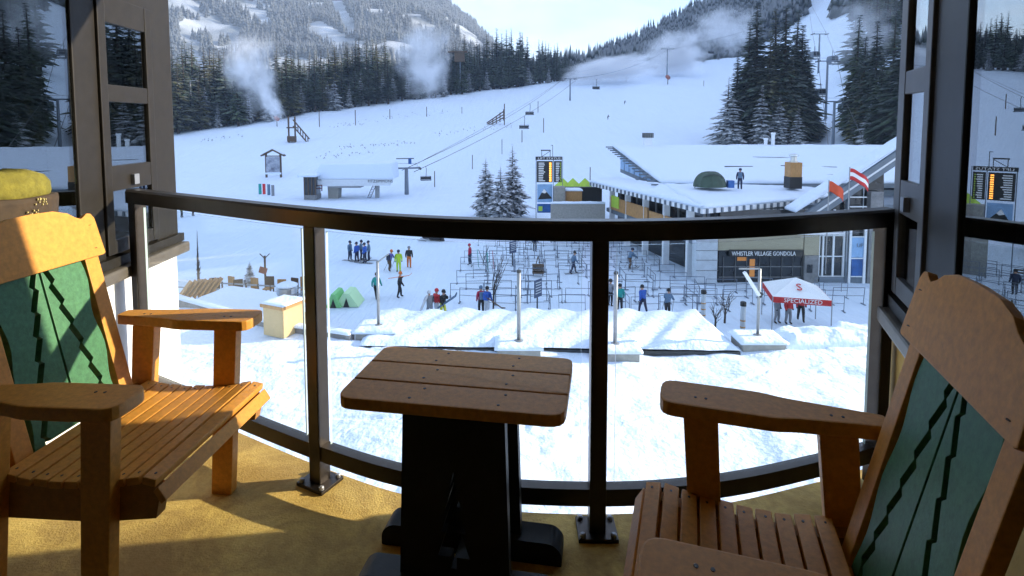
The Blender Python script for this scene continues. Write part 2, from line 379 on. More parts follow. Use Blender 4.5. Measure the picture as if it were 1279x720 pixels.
window_wall('window_wall', 'bronze framed windows over a white stucco wall, behind the chair with the bag', lambda t, n, z: lw(t, n, z), 1, cl,
            [(tL(192), cl, 'corner'), (tL(126), tL(192), 'casement'), (tL(96), tL(126), 'post'), (tb_l, tL(96), 'pane')], M['white_stucco'], tb_l, M['frame'])
window_wall('window_wall', 'dark framed windows over a warm-lit tinted wall, close beside the chair with the sunlit armrest', lambda t, n, z: rw(t, n, z), -1, -.01,
            [(-.09, -.01, 'corner'), (tR(1163), -.09, 'casement'), (tR(1201), tR(1163), 'post'), (tb_r, tR(1201), 'pane')], M['ochre'], tb_r, M['frame_grey'])
# dim rooms behind the panes
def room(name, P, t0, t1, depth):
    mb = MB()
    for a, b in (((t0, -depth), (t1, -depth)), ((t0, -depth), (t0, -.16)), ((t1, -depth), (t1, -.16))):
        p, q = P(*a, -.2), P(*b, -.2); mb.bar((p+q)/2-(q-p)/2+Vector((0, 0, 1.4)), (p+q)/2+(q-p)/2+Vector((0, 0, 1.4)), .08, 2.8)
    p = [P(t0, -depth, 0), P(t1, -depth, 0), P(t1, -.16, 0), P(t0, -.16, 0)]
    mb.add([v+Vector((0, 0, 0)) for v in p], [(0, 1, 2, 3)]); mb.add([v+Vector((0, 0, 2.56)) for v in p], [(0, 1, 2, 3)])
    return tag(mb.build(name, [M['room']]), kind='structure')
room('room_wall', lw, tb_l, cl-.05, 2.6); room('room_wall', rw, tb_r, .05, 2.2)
def curtain(P, t0, t1, n, z0, z1, label):
    N = 60; mb = MB()
    for i in range(N+1):
        t = t0+(t1-t0)*i/N; w = .028*math.sin(i*.95)+.012*math.sin(i*2.3+1)
        for z in (z0, z1): mb.v.append(tuple(P(t, n+w, z)))
    for i in range(N): mb.f.append((2*i, 2*i+2, 2*i+3, 2*i+1)); mb.m.append(0)
    o = mb.build('curtain', [M['curtain']], smooth=True, fix=False); s_ = o.modifiers.new('thick', 'SOLIDIFY'); s_.thickness = .004
    return tag(o, label, 'curtain')
curtain(lw, tL(-30), tL(22), -.32, .1, 2.3, 'pale yellow curtain hanging inside the window, behind the chair with the bag')
curtain(lw, tL(32), tL(52), -.30, .1, 2.3, 'narrow pale yellow curtain fold between the curtain and the window mullion')

# ================================================================== balcony furniture
def round_poly(pts, r, n=4):
    out = []; N = len(pts)
    for i in range(N):
        p = Vector(pts[i]); a = (Vector(pts[i-1])-p); b = (Vector(pts[(i+1) % N])-p); rr = min(r[i] if isinstance(r, list) else r, a.length*.45, b.length*.45)
        if rr < 1e-4: out.append(tuple(p)); continue
        p0 = p+a.normalized()*rr; p1 = p+b.normalized()*rr
        for k in range(n+1):
            t = k/n; out.append(tuple(p0*(1-t)**2+p*2*t*(1-t)+p1*t*t))
    return out

def seat_z(x): return .408+.55*(x+.02)**2*(1 if x < -.02 else .55)
def make_chair(label, loc, rz):
    W, G, K = M['wood'], M['green_lumber'], M['screw']
    root = empty('armchair', loc, label, 'armchair', 'carved pine tree armchairs', rz)
    scr = MB(); rnd = random.Random(4)
    # seat slats
    xs = [-.185+i*.0525 for i in range(9)]
    pos = [(x, seat_z(x), math.atan((seat_z(x+.01)-seat_z(x-.01))/.02)) for x in xs] + [(.2875, seat_z(.26)-.004, -.16), (.323, .392, -.95)]
    for x, z, sl in pos:
        Ry = Matrix.Rotation(-sl, 3, 'Y')
        MB().box((x, rnd.uniform(-.003, .003), z), (.0445, .525+rnd.uniform(-.004, .004), .022), Ry).build('slat', [W], root, bevel=.003)
        for s_ in (-1, 1):
            scr.lathe([(.0042, 0), (.0042, .0012)], 6, Vector((x+rnd.uniform(-.005, .005), s_*.238, z+.0105)))
    for s_ in (-1, 1):
        ap = [(-.26, seat_z(-.26)-.013)] + [(x, seat_z(x)-.012) for x in np.linspace(-.22, .26, 8)] + [(.302, .405), (.314, .376), (.300, .320), (.10, .30), (-.26, .30)]
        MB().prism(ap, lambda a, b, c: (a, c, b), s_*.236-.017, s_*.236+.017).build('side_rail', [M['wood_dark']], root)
        fl = [(.065, 0), (.155, 0), (.205, .646), (.105, .646)]
        MB().prism(fl, lambda a, b, c: (a, c, b), s_*.272-.018, s_*.272+.018).build('leg', [W], root, bevel=.003)
        rl = [(-.315, 0), (-.235, 0), (-.165, .646), (-.265, .646)]
        MB().prism(rl, lambda a, b, c: (a, c, b), s_*.272-.018, s_*.272+.018).build('leg', [W], root, bevel=.003)
        ar = [(-.345, .262), (-.10, .238), (-.05, .226), (.275, .226), (.275, .352), (-.02, .352), (-.08, .338), (-.345, .318)]
        ar = round_poly(ar, [.01, .03, .03, .045, .045, .03, .03, .01])
        MB().prism(ar, lambda a, b, c: (a, s_*b, c), .646, .683).build('armrest', [W], root, bevel=.005)
        for x in (.17, .14, -.2, -.23): scr.lathe([(.0045, 0), (.0045, .0012)], 6, (x, s_*(.272 if x > 0 else .278), .683))
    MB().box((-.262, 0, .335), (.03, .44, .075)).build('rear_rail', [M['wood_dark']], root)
    # back: a leaning frame
    b0 = Vector((-.222, 0, .352)); bd = Vector((-.19, 0, .71)).normalized(); bn = Vector((bd.z, 0, -bd.x))
    def bk(u, v, c): return b0+Vector((0, u, 0))+bd*v+bn*c
    for s_ in (-1, 1):
        MB().prism([(s_*.186, -.04), (s_*.248, -.04), (s_*.248, .625), (s_*.186, .625)], bk, -.016, .016).build('back_stile', [W], root, bevel=.003)
    half = [(0, .775), (.085, .772), (.140, .757), (.168, .738), (.192, .728), (.206, .734), (.222, .744), (.240, .740), (.252, .722), (.262, .59), (.252, .585)]
    tb = [(u, v) for u, v in half] + [(-u, v) for u, v in half[::-1][:-1]]
    MB().prism(tb, bk, .0165, .040).build('top_board', [W], root, bevel=.003)
    MB().prism([(-.186, -.03), (.186, -.03), (.186, .045), (-.186, .045)], bk, -.014, .014).build('lower_rail', [W], root, bevel=.003)
    # green inlay: two outer boards and two tree halves, cut apart along a jagged pine outline
    tiers = 7; tree = [(.004, .605)]
    for i in range(tiers):
        v1 = .605-.075*(i+1); w1 = .014+.0165*(i+1)
        tree += [(w1, v1+.012), (w1-.012, v1)]
    tree += [(.120, .075), (.004, .075)]
    wav = [(.172+.009*math.sin(v*26+.6), v) for v in np.linspace(.05, .615, 18)]
    for s_ in (-1, 1):
        MB().prism([(s_*u, v) for u, v in tree], bk, -.018, .010).build('tree_half', [G], root, bevel=.0015)
        inner = [(u+.019, v+.008) for u, v in tree[1:-2]]
        outer = [(s_*.021, .612)] + [(s_*u, v) for u, v in inner] + [(s_*.138, .05)] + [(s_*u, v) for u, v in wav]
        MB().prism(outer, bk, -.018, .010).build('inlay_board', [G], root, bevel=.0015)
    for s_ in (-1, 1):
        for u, v in ((.19, .70), (.19, .615)): scr.lathe([(.005, 0), (.005, .001)], 6, bk(s_*u, v, .0402))
    tag(scr.build('screw_heads', [K], root), kind='stuff')
    for ch in root.children:                        # a shallow seat
        for v in ch.data.vertices: v.co.x *= .86; v.co.y *= (.93 if ch.name.split('.')[0] in ('back_stile', 'top_board', 'lower_rail', 'tree_half', 'inlay_board') else 1.09)
    return root
make_chair('brown slatted armchair with green pine tree back, holding an olive bag, facing the small table', (-1.215, 1.76, 0), R(-4))
make_chair('brown slatted armchair with green pine tree back, close to the camera, cut by the frame', (.530, 1.10, 0), R(162))

def make_table():
    root = empty('side_table', (-.150, 1.665, 0), 'small brown plank top table on black boards with tree cut-outs', 'table', rz=R(-9.5))
    scr = MB()
    zt = .63
    ys = [(-.187, -.066), (-.062, .062), (.066, .187)]
    for k, (a, b) in enumerate(ys):
        r = [.05, .05, .002, .002] if k == 0 else ([.002]*4 if k == 1 else [.002, .002, .035, .035])
        w0, w1 = (.325, .325) if k == 0 else (.325, .325)
        pl = round_poly([(-w0, a), (w0, a), (w1, b), (-w1, b)], r)
        MB().prism(pl, lambda x, y, z: (x, y, z), zt-.034, zt).build('plank', [M['wood']], root, bevel=.004)
        for x in (-.115, -.09, .14, .15): scr.lathe([(.0045, 0), (.0045, .0012)], 6, (x, (a+b)/2+(.03 if x in (-.09, .15) else -.03), zt))
    for y in (-.10, .11):
        # a board with a pine shaped hole, built as two halves
        for s_ in (-1, 1):
            hole = [(0, .40), (.022, .345), (.012, .345), (.040, .285), (.024, .285), (.060, .215), (.038, .215), (.078, .140), (.014, .140), (.014, .105), (0, .105)]
            out = [(0, .07), (s_*.165, .07), (s_*.150, .595), (0, .595)] + [(s_*u*.62, v) for u, v in hole]
            MB().prism(out, lambda a, b, c: (a, c, b), y-.018, y+.018).build('leg_board', [M['black_lumber']], root)
        ft = round_poly([(-.30, 0), (.30, 0), (.30, .045), (.27, .072), (-.27, .072), (-.30, .045)], [.006, .006, .02, .02, .02, .02])
        MB().prism(ft, lambda a, b, c: (a, c, b), y-.045+(.0 if y > 0 else -.0), y+.045).build('foot', [M['black_lumber']], root)
    MB().span((-.14, -.09, .555), (.14, .10, .594)).build('cleat', [M['black_lumber']], root)
    MB().box((0, .005, .035), (.05, .12, .05)).build('stretcher', [M['black_lumber']], root)
    tag(scr.build('screw_heads', [M['screw']], root), kind='stuff')
make_table()

# soft bag lying over the top of the chair back
def make_bag():
    c = Vector((-1.79, 1.93, 1.045))
    root = empty('bag', c, 'olive yellow soft bag with a brown patterned band, on the chair back', 'bag', rz=R(76))
    def blob(name, zs, m, sx, sy, wob):
        n = 26; mb = MB()
        for i, (z, r) in enumerate(zs):
            for j in range(n):
                a = 2*math.pi*j/n; k = r*(1+wob*noise.noise(Vector((math.cos(a)*2.2, math.sin(a)*2.2, z*14))))
                mb.v.append((sx*k*math.cos(a), sy*k*math.sin(a), z+.012*noise.noise(Vector((a*1.3, 3, z*9)))))
        for i in range(len(zs)-1):
            for j in range(n):
                a = i*n+j; b = i*n+(j+1) % n; mb.f.append((a, b, b+n, a+n)); mb.m.append(0)
        mb.f += [tuple(reversed(range(n))), tuple((len(zs)-1)*n+j for j in range(n))]; mb.m += [0, 0]
        return mb.build(name, [m], root, smooth=True)
    ol = mat('olive_knit', (.17, .15, .018), .9, var=.3, vscale=30, bump=.6, bscale=80, bdist=.006)
    br = mat('brown_print', (.030, .018, .008), .8, col2=(.06, .036, .014), vscale=28, bump=.3, bscale=60, bdist=.004)
    dots = mat('cream_dots', (.50, .42, .16), .8)
    band = blob('band', [(-.02, .90), (0, .98), (.04, 1.0), (.075, 1.02), (.095, 1.03), (.098, .95)], br, .20, .085, .10)
    blob('pouch', [(.085, .93), (.115, .98), (.145, .95), (.17, .82), (.188, .55), (.195, .15)], ol, .19, .082, .16)
    mb = MB(); rnd = random.Random(2)
    for cx, cz in ((-1.35, .035), (-1.15, .075), (-2.0, .06)):
        for k in range(16):
            a = cx+rnd.uniform(-.16, .16); z = cz+rnd.uniform(-.014, .014)
            mb.box((.208*math.cos(a), .0885*math.sin(a), z), (.005, .004, .005), Matrix.Rotation(a, 3, 'Z'))
    tag(mb.build('dot_print', [dots], band), kind='stuff')
make_bag()

# ================================================================== ground, terrace, hills
ZP, ZT = -10.7, -6.6        # plaza level and terrace level
COLX = [-900, -400, 220, 340, 500, 640, 760, 900, 960, 1015, 1105, 1300, 2000]
YB   = [170, 175, 190, 200, 240, 290, 330, 380, 385, 390, 380, 330, 300]     # where snow meets forest
PYB  = [176, 172, 166, 150, 127, 111, 96, 74, 66, 62, 66, 60, 40]
KU = np.array([(c-PPX)/F for c in COLX]); ZB = np.array([at(640, p, y).z for p, y in zip(PYB, YB)])
def T(x, y):
    x = np.asarray(x, float); y = np.asarray(y, float)
    u = x/np.maximum(y, 1.0)
    yb = np.interp(u, KU, YB); zb = np.interp(u, KU, ZB); y0 = np.interp(u, KU, [100]*4+[98, 95, 88]+[84]*6)
    t = np.clip((y-y0)/(yb-y0), 0, None)
    rise = np.where(t < 1, t**1.22*(1-.06*np.sin(t*math.pi)), 1+.62*(t-1))
    z = ZP+(zb-ZP)*rise
    bank = (ZP+np.clip(x-64, 0, 345)*.62)  # hillside raised out of view, added to shade plaza and slope
    s = np.clip((y-20-.128*np.clip(x, 0, 500))/14, 0, 1); s = s*s*(3-2*s)  # its near edge follows the sun line so the terrace stays lit
    z = np.maximum(z, ZP+(bank-ZP)*s)
    amp = np.clip((y-70)/60, 0, 1)
    z = z+amp*((fbm(x/26, y/26)-.47)*2.4+(fbm(x/7, y/7)-.47)*.55)
    z = z+(fbm(x/3.1, y/3.1, 3)-.44)*.22
    return z
def on_hill(px, py, y0=60.0):
    d = ray(px, py); ys = y0*(900/y0)**np.linspace(0, 1, 900); t = ys/d.y; xs = d.x*t; zs = T(xs, ys); k = np.nonzero(EYE+d.z*t <= zs)[0]
    return Vector((float(xs[k[0]]), float(ys[k[0]]), float(zs[k[0]]))) if len(k) else None
def ground_at(px, Y): 
    x = (px-PPX)/F*(Y*math.cos(PITCH)+11*math.sin(PITCH)); return Vector((x, Y, float(T(x, Y))))

us = np.concatenate([np.linspace(-1.9, -.75, 46), np.linspace(-.74, .74, 300), np.linspace(.76, 6.0, 90)])
ysn = 19.0*(820/19.0)**(np.linspace(0, 1, 300))
U, Yg = np.meshgrid(us, ysn)
XG = np.clip(U*Yg, -1400, 760)
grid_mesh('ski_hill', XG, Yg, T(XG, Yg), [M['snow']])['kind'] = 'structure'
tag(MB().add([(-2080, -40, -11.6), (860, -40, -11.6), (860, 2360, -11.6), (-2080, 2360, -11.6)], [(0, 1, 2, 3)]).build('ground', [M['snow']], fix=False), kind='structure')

# far mountain and wooded ridge
M['mtn'] = snow_over('mountain_snow_rock', ((.10, .12, .13), (.22, .25, .28)), scale=.02, lo=.30, hi=.6, amount=.45)
def far_ridge(name, prof, Y0, Y1, zbase, m, extra, jag):
    cols = np.array([a for a, b in prof], float); pys = np.array([b for a, b in prof], float)
    uu = np.linspace((cols[0]-PPX)/F, (cols[-1]-PPX)/F, 260); vv = np.linspace(0, 1.25, 70)
    UU, VV = np.meshgrid(uu, vv)
    ztop = np.array([at(640, p, Y1).z for p in np.interp(uu*F+PPX, cols, pys)])
    YY = Y0+(Y1-Y0)*VV; XX = UU*YY
    s = np.where(VV < 1, np.clip(VV, 0, 1)**1.1, 1-.5*(VV-1))
    ZZ = zbase+(ztop[None, :]-zbase)*s + (fbm(XX/extra, YY/extra, 5)-.47)*jag*np.clip(VV*3, 0, 1)
    o = grid_mesh(name, XX, YY, ZZ, [m]); tag(o, kind='structure')
    def H(px, v):
        u = (px-PPX)/F; y = Y0+(Y1-Y0)*v; x = u*y
        zt = at(640, float(np.interp(px, cols, pys)), Y1).z
        return Vector((x, y, zbase+(zt-zbase)*max(v, 0)**1.1+float((fbm(x/extra, y/extra, 5)-.47)*jag*min(v*3, 1))))
    return H
MT = far_ridge('mountain', [(0, -250), (220, -150), (330, -95), (430, -52), (500, -24), (560, 2), (590, 22), (612, 42), (650, 78), (700, 110), (760, 130)], 750, 1900, 20, M['mtn'], 260, 130)
RG = far_ridge('wooded_ridge', [(560, 140), (640, 112), (700, 98), (730, 88), (765, 70), (800, 50), (840, 24), (870, 4), (905, -24), (1000, -95), (1100, -160), (1300, -240)], 390, 760, 20, M['mtn'], 120, 40)

# terrace roof under the balcony, covered with trodden snow
def terr_edge(x):           # far edge of the terrace: a gentle curve
    return np.interp(x, [-40, -13.0, -9.3, -6.4, -4.2, 9, 40], [25.5, 24.4, 21.8, 20.6, 20.1, 20.0, 20.8])
wire_shadow_lines = [((-12, 19.5), (-3.4, 17.0)), ((-11, 17.4), (-3, 14.6)), ((-9, 14.6), (-1.5, 12.3)), ((1.2, 13.7), (8.2, 17.6)), ((1.0, 11.2), (9, 13.6)), ((3.2, 14.6), (13, 19.6)), ((2, 9.6), (9, 10.6))]  # shadows of overhead wires, shaped into the snow as shallow grooves
def terr_z(X, Y):
    Z = ZT+(fbm(X/2.7, Y/2.7, 4)-.47)*.46+(fbm(X/.55, Y/.55, 3)-.44)*.10+(fbm(X/6.5+4, Y/6.5, 2)-.38)*.5
    tr = np.clip(fbm(X/3.8+9, Y/3.8+2, 2)*2.6-.85, 0, 1)
    Z = Z-tr*np.clip(vnoise(X*3.1, Y*3.1)-.5, 0, 1)*.45                # footprints
    for a, b in wire_shadow_lines:
        ax, ay = a; bx, by = b; L2 = (bx-ax)**2+(by-ay)**2
        t = np.clip(((X-ax)*(bx-ax)+(Y-ay)*(by-ay))/L2, 0, 1)
        d = np.hypot(X-(ax+t*(bx-ax)), Y-(ay+t*(by-ay))+.25*np.sin(t*3.14))
        Z = Z-.06*np.exp(-(d/.07)**2)+.03*np.exp(-((d-.16)/.08)**2)
    return Z
gx = np.linspace(-22, 22, 420); gv = np.linspace(0, 1, 190)
GX, GV = np.meshgrid(gx, gv); GY = 2.6+(terr_edge(GX)-2.6)*GV; GZ = terr_z(GX, GY)
rim = np.clip((GV-.985)/.015, 0, 1); GZ = GZ-rim*rim*.12
GX2 = np.concatenate([GX, GX[-1:]]); GY2 = np.concatenate([GY, GY[-1:]+.02]); GZ2 = np.concatenate([GZ, GZ[-1:]*0+ZT-.55])
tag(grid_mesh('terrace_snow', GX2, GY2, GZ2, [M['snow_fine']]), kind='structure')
mb = MB(); xs = np.linspace(-22, 22, 90)
for x0, x1 in zip(xs[:-1], xs[1:]):
    mb.add([(x0, terr_edge(x0)-.1, -11.2), (x1, terr_edge(x1)-.1, -11.2), (x1, terr_edge(x1)-.1, ZT-.15), (x0, terr_edge(x0)-.1, ZT-.15)], [(0, 1, 2, 3)])
tag(mb.build('terrace_wall', [M['concrete']], fix=False), kind='structure')

# ================================================================== trees
M['bark'] = mat('bark', (.045, .032, .024), .9, var=.3, vscale=6, bump=.5, bscale=12, bdist=.03)
M['needle'] = snow_over('conifer_needles', ((.015, .038, .016), (.045, .072, .022)), scale=1.1, lo=.36, hi=.68, amount=.18)
M['needle_sun_tint'] = snow_over('conifer_needles_sun_tint', ((.034, .050, .014), (.095, .090, .022)), scale=1.1, lo=.4, hi=.7, amount=.2)  # golden sunlight on the trees is put into this needle colour
M['needle_snow'] = snow_over('conifer_needles_snowy', ((.012, .024, .017), (.025, .040, .024)), scale=1.6, lo=.26, hi=.54, amount=.62)
M['needle_dark'] = snow_over('conifer_needles_dark', ((.009, .024, .014), (.024, .044, .018)), scale=1.3, lo=.38, hi=.70, amount=.14)
M['needle_yard'] = snow_over('spruce_needles_dark', ((.006, .012, .012), (.014, .024, .018)), scale=2.2, lo=.30, hi=.52, amount=.75)
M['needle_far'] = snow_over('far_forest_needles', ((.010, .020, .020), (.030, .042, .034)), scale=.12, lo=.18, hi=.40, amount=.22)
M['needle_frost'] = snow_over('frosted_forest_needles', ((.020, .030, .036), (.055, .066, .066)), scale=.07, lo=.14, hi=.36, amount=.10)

def conifer_mesh(name, seed, h, r, whorls, nb, m, bare=.1, droop=.5, stations=4, wid=.24):
    rnd = random.Random(seed); V = []; Q = []
    for i in range(whorls):
        f = (i+rnd.uniform(-.3, .3))/(whorls-1); f = min(max(f, 0), .985)
        z = h*(bare+(1-bare)*f); prof = (1-f)**.82*(.86+.14*math.sin(i*1.9))*(min(1, .55+f*4.5) if f < .1 else 1)
        n = max(3, int(nb*(1-.55*f)))
        for k in range(n):
            a = 2*math.pi*(k+rnd.random())/n+i*.7; L = max(r*prof*rnd.uniform(.66, 1.18), .02*h)
            ca, sa = math.cos(a), math.sin(a); dr = droop*rnd.uniform(.7, 1.3)*(1-.45*f); zz = z+rnd.uniform(-.012, .012)*h
            base = len(V)
            for s in range(stations+1):
                t = s/stations; rad = L*(.04+.96*t); zc = zz+L*(.22*t-dr*t*t)
                w = L*wid*math.sin(math.pi*(.18+.80*t))*rnd.uniform(.6, 1.35) if s < stations else L*.02
                for sd in (-1, 0, 1):
                    zz2 = zc-abs(sd)*w*rnd.uniform(.35, .95)
                    V.append((ca*rad-sa*sd*w, sa*rad+ca*sd*w, zz2))
            for s in range(stations):
                b = base+3*s; Q += [(b, b+1, b+4, b+3), (b+1, b+2, b+5, b+4)]
    o = np_mesh(name, V, Q, [m]); me = o.data; bpy.data.objects.remove(o); return me
def trunk_mesh(name, h, r):
    mb = MB().tube([(0, 0, -1.5), (0, 0, h*.12), (.06, .03, h*.5), (.0, .02, h*.97)], [r*1.25, r, r*.6, r*.08], 7)
    o = mb.build(name, [M['bark']], smooth=True); me = o.data; bpy.data.objects.remove(o); return me
# unit-height shapes (10 m tall), scaled when planted
SH = {}
for k in range(4): SH['spruce%d' % k] = conifer_mesh('crown', 11+k, 10, [2.0, 2.3, 1.75, 2.2][k], [30, 28, 32, 26][k], 9, M[['needle', 'needle', 'needle_dark', 'needle_sun_tint'][k]], bare=[.08, .12, .16, .1][k])
for k in range(2): SH['snowy%d' % k] = conifer_mesh('crown', 31+k, 10, [2.4, 2.1][k], 28, 9, M['needle_snow'], bare=.06, droop=.55)
for k in range(3): SH['big%d' % k] = conifer_mesh('crown', 41+k, 10, [1.75, 1.5, 1.95][k], 64, 15, M[['needle_dark', 'needle', 'needle_dark'][k]], bare=.03, droop=.6, stations=5, wid=.19)
SH['big_sun_tint'] = conifer_mesh('crown', 51, 10, 1.75, 62, 15, M['needle_sun_tint'], bare=.03, droop=.6, stations=5, wid=.19)
for k in range(3): SH['yard%d' % k] = conifer_mesh('crown', 61+k, 10, [3.5, 3.1, 3.7][k], 32, 13, M['needle_yard'], bare=.05, droop=.42, stations=6, wid=.2)
TRK = trunk_mesh('trunk', 10, .22)
def plant(p, h, shape, label, group, wx=1.0, name='conifer_tree'):
    o = empty(name, p, label, 'tree', group, random.uniform(0, 6.28)); s = h/10.0
    for nm, me, sx in (('trunk', TRK, s), ('crown', SH[shape], s*wx)):
        c = bpy.data.objects.new(nm, me); COL.objects.link(c); c.parent = o; c.scale = (sx, sx, s)
    o.rotation_euler.x = random.uniform(-.02, .02); o.rotation_euler.y = random.uniform(-.02, .02)
    return o

# forest edge behind the slope
rnd = random.Random(21)
def skyline(px): return np.interp(px, [150, 230, 300, 360, 420, 480, 540, 600, 640, 690, 730, 770, 830, 880], [58, 54, 66, 62, 56, 50, 50, 44, 38, 54, 74, 70, 56, 48])
n_tree = 0
for row, (off, step) in enumerate(((3, 8.0), (14, 7.5), (28, 8.0), (46, 9.0))):
    px = 180+rnd.uniform(0, 5)
    while px < 900:
        u = (px-PPX)/F; Y = float(np.interp(u, KU, YB))+off+rnd.uniform(-4, 5)
        if px > 745: px += step*1.5
        x = u*Y; p = Vector((x, Y, float(T(x, Y))-.3))
        s = F/Y; base_py = PPY-(p.z-EYE)*s-F*math.tan(PITCH)   # approx. row of the tree's foot
        hpx = (base_py-skyline(px))*rnd.uniform(.62, 1.06)*(1.0 if row else .8)
        h = max(9.0, min(34, hpx/s)); 
        snowy = row == 0 and rnd.random() < .28
        if snowy: h *= .6
        k = rnd.random(); sun_tint = px < 500 and k < .34
        shape = ('snowy%d' % rnd.randrange(2)) if snowy else ('spruce3' if sun_tint else 'spruce%d' % rnd.randrange(3))
        lab = 'snow laden young conifer at the forest edge' if snowy else ('sun tinted tall conifer in the forest edge above the slope' if sun_tint else 'tall dark conifer in the forest edge above the slope')
        grp = 'snow laden conifers along the forest edge' if snowy else ('sun tinted conifers in the forest edge' if sun_tint else 'dark conifers in the forest edge')
        side = ['beside the window frame', 'behind the plume over the snow gun', 'above the stair platform', 'above the chairlift terminal', 'around the cabin tower', 'short of the crest tower', 'along the crest tower'][int(np.searchsorted([275, 355, 425, 515, 600, 680], px))]
        lab += ', ' + side + ', ' + ['front rank', 'second rank', 'third rank', 'back rank'][row]; lab = lab.replace(' in the forest edge above the slope', '').replace(' at the forest edge', '')
        if n_tree < 300: plant(p, h, shape, lab, grp, rnd.uniform(1.0, 1.6)); n_tree += 1
        px += step*rnd.uniform(.7, 1.4)

# the tall clump beside the gondola line and the one across it
for i, (px, by, ty, sh, wx) in enumerate([(908, 182, 95, 'snowy0', 1.1), (921, 178, 62, 'big0', 1.0), (935, 176, 28, 'big1', 1.1), (945, 177, 4, 'big0', 1.15), (958, 180, 50, 'big_sun_tint', 1.1), (966, 174, 12, 'big_sun_tint', 1.0),
                                 (976, 178, 8, 'big0', 1.05), (985, 181, 70, 'big_sun_tint', .95), (990, 172, 14, 'big1', 1.05), (1000, 175, 30, 'big2', 1.0), (1006, 171, 60, 'big0', .9), (915, 184, 120, 'snowy1', 1.2), (950, 184, 105, 'snowy1', 1.0), (972, 184, 120, 'snowy0', 1.1),
                                 (995, 184, 130, 'snowy1', 1.0)]):
    p = on_hill(px, by) or ground_at(px, 130); s = scale_at(p.y, p.z); h = (by-ty)/s
    snowy = sh.startswith('snowy')
    plant(p-Vector((0, 0, .4)), h, sh, 'small snow dusted conifer at the foot of the tall clump behind the snowy roof' if snowy else 'tall conifer in the dense clump behind the snowy roof', 'snow dusted conifers under the tall clump' if snowy else 'tall conifers in the clump behind the roof', wx*1.4)
for i, (px, by, ty, sh, wx) in enumerate([(1066, 168, 20, 'big1', 1.0), (1078, 172, 45, 'big0', 1.1), (1092, 170, 25, 'big2', 1.0), (1072, 180, 90, 'big_sun_tint', 1.1), (1098, 182, 80, 'big0', 1.1), (1086, 184, 125, 'snowy0', 1.2), (1068, 183, 138, 'snowy1', 1.2),
                                          (1112, 175, 20, 'big1', 1.1), (1130, 175, 10, 'big2', 1.1), (1150, 178, 30, 'big0', 1.1)]):
    p = on_hill(px, by) or ground_at(px, 130); s = scale_at(p.y, p.z); h = (by-ty)/s; snowy = sh.startswith('snowy')
    plant(p-Vector((0, 0, .4)), h, sh, 'small snow dusted conifer at the foot of the trees across the gondola line' if snowy else 'tall conifer standing across the gondola line, by the window frame', 'snow dusted conifers across the gondola line' if snowy else 'tall conifers across the gondola line', wx*1.35)
# three snow laden spruces on the plaza
for k, (px, by, ty, lab) in enumerate([(608, 272, 196, 'snow laden spruce on the plaza, shortest of three beside the lift board'), (641, 272, 180, 'snow laden spruce on the plaza, tallest of three beside the lift board'), (625, 276, 206, 'snow laden spruce in the middle of the three beside the lift board')]):
    p = gp(px, by, ZP); h = (by-ty)/scale_at(p.y, ZP)
    plant(p, h, 'yard%d' % k, lab, 'spruces on the plaza', 1.0, 'spruce_tree')

# far woods: one mass on the ridge, one on the mountain
def woods(name, pts, m, label, sides=6):
    V = []; Q = []; rnd = random.Random(9)
    for p, h, r in pts:
        for (z0, z1, rr) in ((.05, .55, 1.0), (.33, .80, .72), (.6, 1.0, .45)):
            b = len(V); a0 = rnd.uniform(0, 6)
            for j in range(sides):
                a = a0+2*math.pi*j/sides; k = r*rr*rnd.uniform(.72, 1.25); V.append((p.x+k*math.cos(a), p.y+k*math.sin(a), p.z+h*(z0+rnd.uniform(-.04, .04))))
            V.append((p.x, p.y, p.z+h*z1))
            for j in range(sides): Q.append((b+j, b+(j+1) % sides, b+sides))
    o = np_mesh(name, V, Q, [m]); tag(o, label, 'forest', kind='stuff'); return o
rnd = random.Random(5); pts = []
while len(pts) < 5200:
    px = rnd.uniform(600, 1330); v = rnd.uniform(-.02, 1.04)
    if 1004 < px < 1024: continue
    p = RG(px, v); tz = float(T(p.x, p.y)); p.z = max(p.z, tz)
    if p.y < float(np.interp((px-PPX)/F, KU, YB))+4: continue
    if fbm(p.x/60, p.y/60, 3) < .40 and v < .8: continue
    pts.append((p-Vector((0, 0, 1)), rnd.uniform(13, 25), rnd.uniform(2.2, 3.6)))
for k in range(3000):
    px = rnd.uniform(120, 640); yb = float(np.interp((px-PPX)/F, KU, YB)); Y = yb+rnd.uniform(45, 480); x = (px-PPX)/F*Y
    pts.append((Vector((x, Y, float(T(x, Y))-1)), rnd.uniform(14, 26), rnd.uniform(2.4, 3.8)))
for k in range(900):
    px = rnd.uniform(1034, 1320); Y = rnd.uniform(300, 440); x = (px-PPX)/F*Y
    if px < 1034+.12*(300-min(Y, 300)): continue
    pts.append((Vector((x, Y, float(T(x, Y))-1)), rnd.uniform(14, 26), rnd.uniform(2.4, 3.8)))
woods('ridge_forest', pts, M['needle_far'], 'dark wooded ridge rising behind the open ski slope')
runs = [((235, 45), (262, 100), 9), ((300, 0), (335, 30), 10), ((412, -20), (440, 40), 9), ((400, 40), (425, 52), 14), ((255, 20), (275, 60), 5), ((560, 30), (600, 60), 3)]
pts = []
